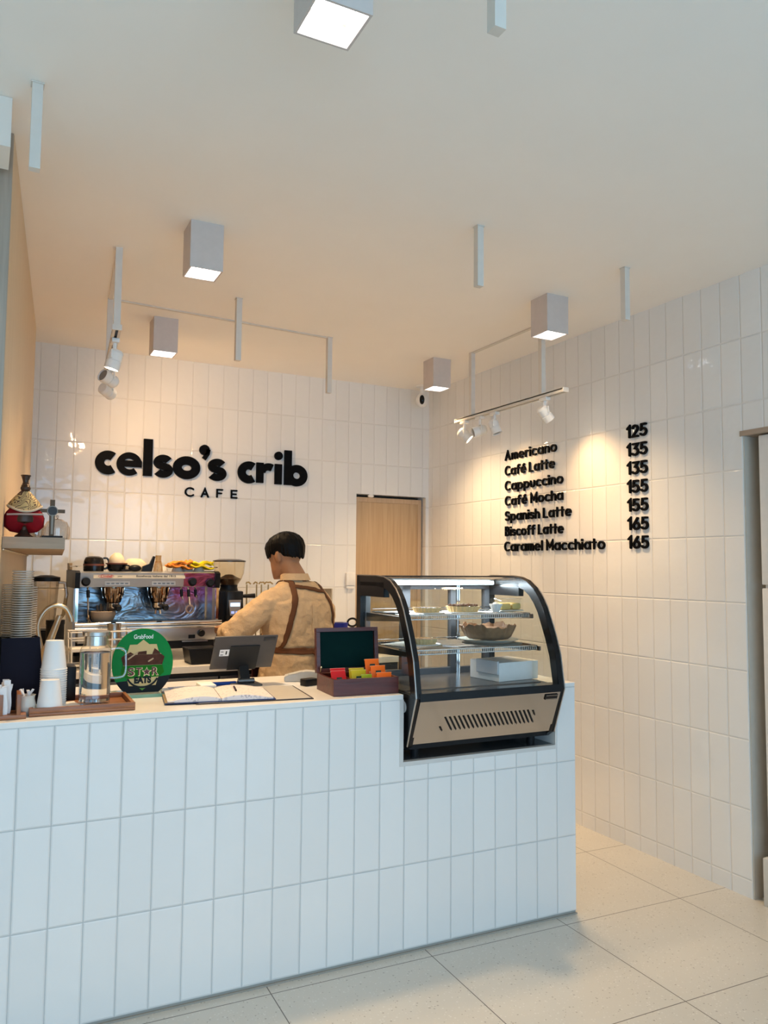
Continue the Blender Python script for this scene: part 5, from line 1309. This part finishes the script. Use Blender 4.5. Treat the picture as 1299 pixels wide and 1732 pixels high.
# head: skull, jaw, face features
b.ball((0, -.008, .022), .074, .092, .088, 28, 20, M=HR)
b.loft([oval(z, hx, hy, 0, cy_) for z, hx, hy, cy_ in ((-.112, .022, .020, .070), (-.104, .042, .040, .050), (-.07, .060, .062, .028), (-.03, .068, .078, .012), (.01, .072, .086, .004), (.05, .070, .086, 0))], M=HR)
b.loft([[Vector((sx*(.006+.010*t), .086+.022*math.sin(PI*min(1, .3+t*.7)), .025-.055*t)) for sx in (-1, 1)]+[Vector((sx*(.008+.012*t), .070, .025-.055*t)) for sx in (1, -1)] for t in (0, .35, .7, 1)], M=HR)
b.ball((0, .084, -.063), .024, .012, .007, 12, 8, M=HR).ball((0, .082, -.074), .021, .012, .008, 12, 8, M=HR)
for s in (-1, 1):
    b.ball((s*.030, .078, .020), .014, .012, .010, 12, 8, M=HR)
    b.ball((s*.0765, -.004, -.008), .009, .021, .034, 14, 10, M=HR)
    b.ball((s*.083, -.010, -.004), .008, .013, .026, 12, 8, M=HR)
# neck and trunk
b.tube([Vector((-.010, -.012, 1.31)), Vector((-.016, .002, 1.37)), Vector((-.024, .036, 1.42)), Vector((-.028, .055, 1.46))], [.070, .059, .055, .056], 20)
b.loft([oval(z, hx, hy, 0, cy_, sq=.15) for z, hx, hy, cy_ in ((.74, .150, .10, 0), (.82, .160, .11, 0), (.92, .155, .105, 0), (1.02, .145, .10, 0), (1.14, .155, .105, 0), (1.22, .155, .095, 0), (1.28, .10, .07, 0), (1.34, .07, .06, 0))])
ARML = [Vector(p) for p in ((-.145, 0, 1.262), (-.205, .008, 1.215), (-.285, .03, 1.14), (-.335, .055, 1.085), (-.30, .16, 1.075), (-.235, .30, 1.085), (-.215, .345, 1.088))]
ARMR = [Vector(p) for p in ((.135, 0, 1.262), (.172, .008, 1.215), (.195, .03, 1.14), (.205, .065, 1.075), (.165, .16, 1.075), (.09, .30, 1.09), (.065, .345, 1.095))]
for A in (ARML, ARMR): b.tube(A, [.040, .042, .042, .040, .038, .029, .026], 16)
for s in (-1, 1):
    b.tube([(s*.085, 0, .80), (s*.095, .005, .62), (s*.095, .012, .46), (s*.095, -.005, .26), (s*.095, -.012, .10), (s*.095, -.01, .06)], [.092, .080, .058, .053, .040, .042], 18)
    b.loft([[Vector((s*.10+x*w_, y, z)) for x, z in ((-1, 0.002), (1, 0.002), (.8, h_), (-.8, h_))] for y, w_, h_ in ((-.06, .028, .05), (-.02, .036, .07), (.06, .042, .05), (.14, .044, .03), (.19, .028, .015))])
def hand(wrist, d, palm_n, side):
    """palm, four unequal fingers curled forward and a thumb from the side of the palm"""
    d = d.normalized(); pn_ = (palm_n-d*palm_n.dot(d)).normalized(); sx = d.cross(pn_)*side
    b.loft([[wrist+d*t+sx*(w_*c)+pn_*(h_*s_) for c, s_ in ((-1, -1), (1, -1), (1, 1), (-1, 1))] for t, w_, h_ in ((-.005, .025, .014), (.03, .036, .015), (.065, .041, .014), (.088, .039, .011))])
    for k, (off, L) in enumerate(((-.030, .070), (-.010, .080), (.010, .076), (.030, .060))):
        p = wrist+d*.075+sx*off; q1 = p+d*L*.42+pn_*.004; q2 = q1+(d*.75+pn_*.66)*L*.33; q3 = q2+(d*.25+pn_*.97)*L*.27
        b.tube([p, q1, q2, q3], [.0095, .0088, .008, .0065], 10)
    p = wrist+d*.022-sx*.028; b.tube([p, p-sx*.022+d*.022+pn_*.008, p-sx*.026+d*.050+pn_*.020, p-sx*.018+d*.068+pn_*.030], [.012, .0105, .0095, .0075], 10)
hand(Vector((-.205, .362, 1.088)), Vector((.25, .95, .02)), Vector((.3, -.1, -1)), 1)
hand(Vector((.052, .362, 1.097)), Vector((-.25, .95, .02)), Vector((-.3, -.1, -1)), -1)
body = b.build('body', SKIN, per); fuse(body, .0055, 2)
# hair: thick on top, fringe over the left brow, tapered nape
HAIR = mat('black_hair', (.005, .0045, .004), .5, var=.5, scale=140, spec=.1)
t_ = MB()
t_.ball((0, -.014, .032), .078, .096, .084, 40, 26, M=HR)
def hair_edge(a):                                          # lower edge of the hair by angle, 0 = forehead
    f, bk = max(0, math.cos(a)), max(0, -math.cos(a))
    return .016-.010*f+(-.050)*bk**.8
rh = random.Random(5)
for layer, (N_, grow) in enumerate(((34, 1.0), (40, 1.035))):
    for k in range(N_):
        a = 2*PI*k/N_+layer*.08+rh.uniform(-.05, .05); f = max(0, math.cos(a))
        z1 = hair_edge(a)+rh.uniform(-.006, .008)-(.010*f*rh.random())
        pts, rad = [], []
        for i in range(8):
            q = i/7; th_ = q*1.0
            zz = .128*math.cos(th_*PI/2)**.75 if q < 1 else 0
            z = z1+(.114-z1)*(1-q**1.8)
            w_ = math.sin(min(1, q*1.25)*PI/2)
            rx_, ry_ = .079*grow, (.098+.014*f)*grow
            back = max(0, -math.cos(a)); pull = 1-.16*back*max(0, q-.55)/.45
            aa = a+.25*(1-q)*math.sin(a*2+1)
            pts.append(HR @ Vector((math.sin(aa)*rx_*w_*pull, -.012+math.cos(aa)*ry_*w_*pull, z+.004*math.sin(k*2.3+i))))
            rad.append((.012 if i < 6 else .009) if i < 7 else .004)
        t_.tube(pts, rad, 7)
hair = t_.build('hair', HAIR, per); fuse(hair, .0035, 1)
# shirt
SHIRT = mat('tan_shirt_cotton', (.52, .365, .215), .85, var=.05, scale=24, bump=.010)
s = MB()
s.loft([oval(z, hx, hy, cx, cy_, 40, .18) for z, hx, hy, cx, cy_ in ((.74, .200, .150, 0, 0), (.80, .202, .150, 0, 0), (.90, .194, .142, 0, 0), (.97, .180, .132, 0, 0), (1.03, .180, .134, 0, -.004), (1.10, .188, .140, 0, -.006), (1.18, .190, .138, 0, -.006), (1.24, .188, .128, 0, -.004), (1.285, .168, .108, 0, 0), (1.32, .125, .088, -.004, .0), (1.345, .088, .076, -.008, .0))])
SL = [Vector((-.10, 0, 1.262)), Vector((-.165, .002, 1.238)), Vector((-.225, .012, 1.195)), Vector((-.285, .032, 1.135)), ARML[3], ARML[4], ARML[4]+(ARML[5]-ARML[4])*.15]
s.tube(SL, [.060, .066, .070, .070, .070, .062, .058], 20)
SR = [Vector((.10, 0, 1.262)), Vector((.150, .002, 1.235)), Vector((.182, .012, 1.185)), Vector((.198, .030, 1.13)), ARMR[3], ARMR[4], ARMR[4]+(ARMR[5]-ARMR[4])*.15]
s.tube(SR, [.060, .064, .066, .066, .066, .060, .057], 20)
shirt = s.build('shirt', SHIRT, per)
# pressed-in folds before the surface is drawn together
fuse(shirt, .0075, 9, ((.020, .085), (.010, .035)))
for v in shirt.data.vertices:
    x, y, z = v.co
    if y < 0 and abs(x) < .17:
        w_ = max(0, 1-abs(z-1.13)/.16)
        v.co.y += .006*w_*math.sin(x*75+z*9)*(1-abs(x)/.17)       # soft vertical folds below the yoke
        v.co.y -= .010*max(0, 1-abs(z-.955)/.05)                  # blousing under the waist tie
        v.co.y += .012*max(0, 1-abs(z-1.0)/.022)
        if abs(z-1.245) < .005: v.co.y += .003                    # yoke seam
pl_ = MB()
pl_.sheet([[Vector((.012+dx+.004*math.sin(z_*20), -.138-.004*(1 if abs(dx) < .006 else 0), z_)) for dx in (-.014, -.005, .005, .014)] for z_ in [1.235-.012*i for i in range(16)]], .002)
col = MB()
rg = []
for (hx, hy, z, cy_) in ((.082, .074, 1.325, -.006), (.070, .066, 1.372, .006), (.066, .062, 1.384, .010), (.073, .070, 1.386, .008), (.080, .080, 1.352, -.004)):
    rg.append(oval(z, hx, hy, -.014, cy_, 36))
for r in rg:
    for p in r: p.z += -.020*max(0, p.y)/.07
col.loft(rg, caps=False).build('collar', SHIRT, shirt, smooth=60)
for A, rr in ((ARML, .064), (ARMR, .062)):
    p = ARML[4]; e0 = A[4]+(A[5]-A[4])*.05; e1 = A[4]+(A[5]-A[4])*.24
    MB().tube([e0, e0+(e1-e0)*.1, e1-(e1-e0)*.1, e1], [rr*.9, rr, rr*.97, rr*.86], 22).build('cuff', SHIRT, shirt, smooth=60)
def tocloth(o, off):
    m_ = o.modifiers.new('w', 'SHRINKWRAP'); m_.target = shirt; m_.wrap_method = 'NEAREST_SURFACEPOINT'; m_.wrap_mode = 'ABOVE_SURFACE'; m_.offset = off
    q = o.modifiers.new('t', 'SOLIDIFY'); q.thickness = .004; q.offset = 0
    sm = o.modifiers.new('s', 'SMOOTH'); sm.iterations = 2
    return bake(o)
pleat = tocloth(pl_.build('back_pleat', SHIRT, shirt, smooth=60), .0035)
APR = mat('brown_apron_canvas', (.105, .037, .012), .7, var=.12, scale=90)
apr = MB()
rows = []
for i in range(15):
    z = .42+.76*i/14; hw = .215 if z < 1.0 else .215-.11*(z-1.0)/.18
    rows.append([Vector((hw*1.0*(j/12*2-1), .0+math.sqrt(max(.0, 1-(j/12*2-1)**2*.80))*(.165+.01*(z < .95))+.004*math.sin(j*1.3+z*9), z)) for j in range(13)])
apron = apr.sheet(rows, .004).build('apron', mat('apron_maroon', (.085, .018, .014), .7, var=.1, scale=60), per, smooth=60)
def ribbon(pts, w_, side, name, off=.0045):
    P3 = [Vector(p) for p in pts]; out = []
    n = len(P3)
    fine = []
    for i in range(n-1):
        p0, p1, p2, p3 = P3[max(0, i-1)], P3[i], P3[i+1], P3[min(n-1, i+2)]
        for k in range(8):
            t = k/8; fine.append(.5*((2*p1)+(p2-p0)*t+(2*p0-5*p1+4*p2-p3)*t*t+(3*p1-p0-3*p2+p3)*t**3))
    fine.append(P3[-1])
    g = []
    for i, p in enumerate(fine):
        d = (fine[min(i+1, len(fine)-1)]-fine[max(0, i-1)]).normalized(); sd = d.cross(Vector(side)).normalized()
        g.append([p+sd*w_*q for q in (-.5, -.25, 0, .25, .5)])
    o = MB().sheet(g).build(name, APR, apron, smooth=60); return tocloth(o, off)
ribbon([(-.085, .06, 1.33), (-.080, 0, 1.36), (-.082, -.07, 1.335), (-.098, -.12, 1.25), (-.130, -.14, 1.15), (-.160, -.13, 1.05), (-.180, -.08, 1.0)], .036, (0, 1, 0), 'shoulder_strap')
ribbon([(.095, .06, 1.32), (.098, 0, 1.345), (.112, -.07, 1.32), (.140, -.11, 1.25), (.170, -.11, 1.15), (.188, -.07, 1.05), (.192, -.03, 1.0)], .036, (0, 1, 0), 'shoulder_strap')
ribbon([(-.083, -.08, 1.325), (-.03, -.10, 1.318), (.05, -.10, 1.305), (.118, -.09, 1.295)], .026, (0, 1, 0), 'cross_strap')
ribbon([(-.19, .03, 1.01), (-.17, -.08, 1.004), (-.08, -.14, .998), (.02, -.145, .992), (.10, -.14, .992), (.17, -.08, .996), (.19, .03, 1.0)], .026, (0, 1, 0), 'waist_tie', .006)
k_ = MB()
bc = Vector((.030, -.150, .985))
for pts in ([(0, 0, 0), (.025, -.012, .022), (.060, -.010, .012), (.055, -.012, -.012), (.018, -.012, -.010), (0, 0, 0)], [(0, 0, 0), (-.020, -.012, .014), (-.034, -.01, .002), (-.020, -.012, -.016), (0, 0, 0)]):
    k_.tube([bc+Vector(p) for p in pts], .0065, 8, flat=.8)
k_.ball(tuple(bc+Vector((0, -.008, 0))), .014, .010, .014)
k_.tube([bc+Vector(p) for p in ((0, -.006, 0), (-.012, -.010, -.05), (-.016, -.012, -.12), (-.014, -.010, -.17))], .0075, 8, flat=.35)
k_.tube([bc+Vector(p) for p in ((0, -.006, 0), (.006, -.012, -.04), (.012, -.014, -.10))], .0075, 8, flat=.35)
k_.build('bow', APR, apron)
# trousers and shoes
tr = MB()
TRO = mat('dark_trousers', (.022, .020, .020), .8)
for s_ in (-1, 1): tr.tube([(s_*.085, 0, .86), (s_*.092, .0, .70), (s_*.097, .010, .46), (s_*.097, 0, .25), (s_*.097, -.008, .09)], [.110, .108, .078, .068, .062], 20)
tr.loft([oval(z, hx, hy, n=28) for z, hx, hy in ((.74, .165, .12), (.84, .180, .13), (.92, .170, .122))])
fuse(tr.build('trousers', TRO, per), .009, 3)
for s_ in (-1, 1):
    MB().loft([[Vector((s_*.10+x*w_, y, z)) for x, z in ((-1, 0), (1, 0), (1, .02), (.8, h_), (-.8, h_), (-1, .02))] for y, w_, h_ in ((-.085, .030, .07), (-.06, .042, .10), (.0, .046, .10), (.06, .048, .07), (.15, .052, .05), (.20, .045, .04), (.215, .03, .025))]).build('shoe', BLACK, per, smooth=60)
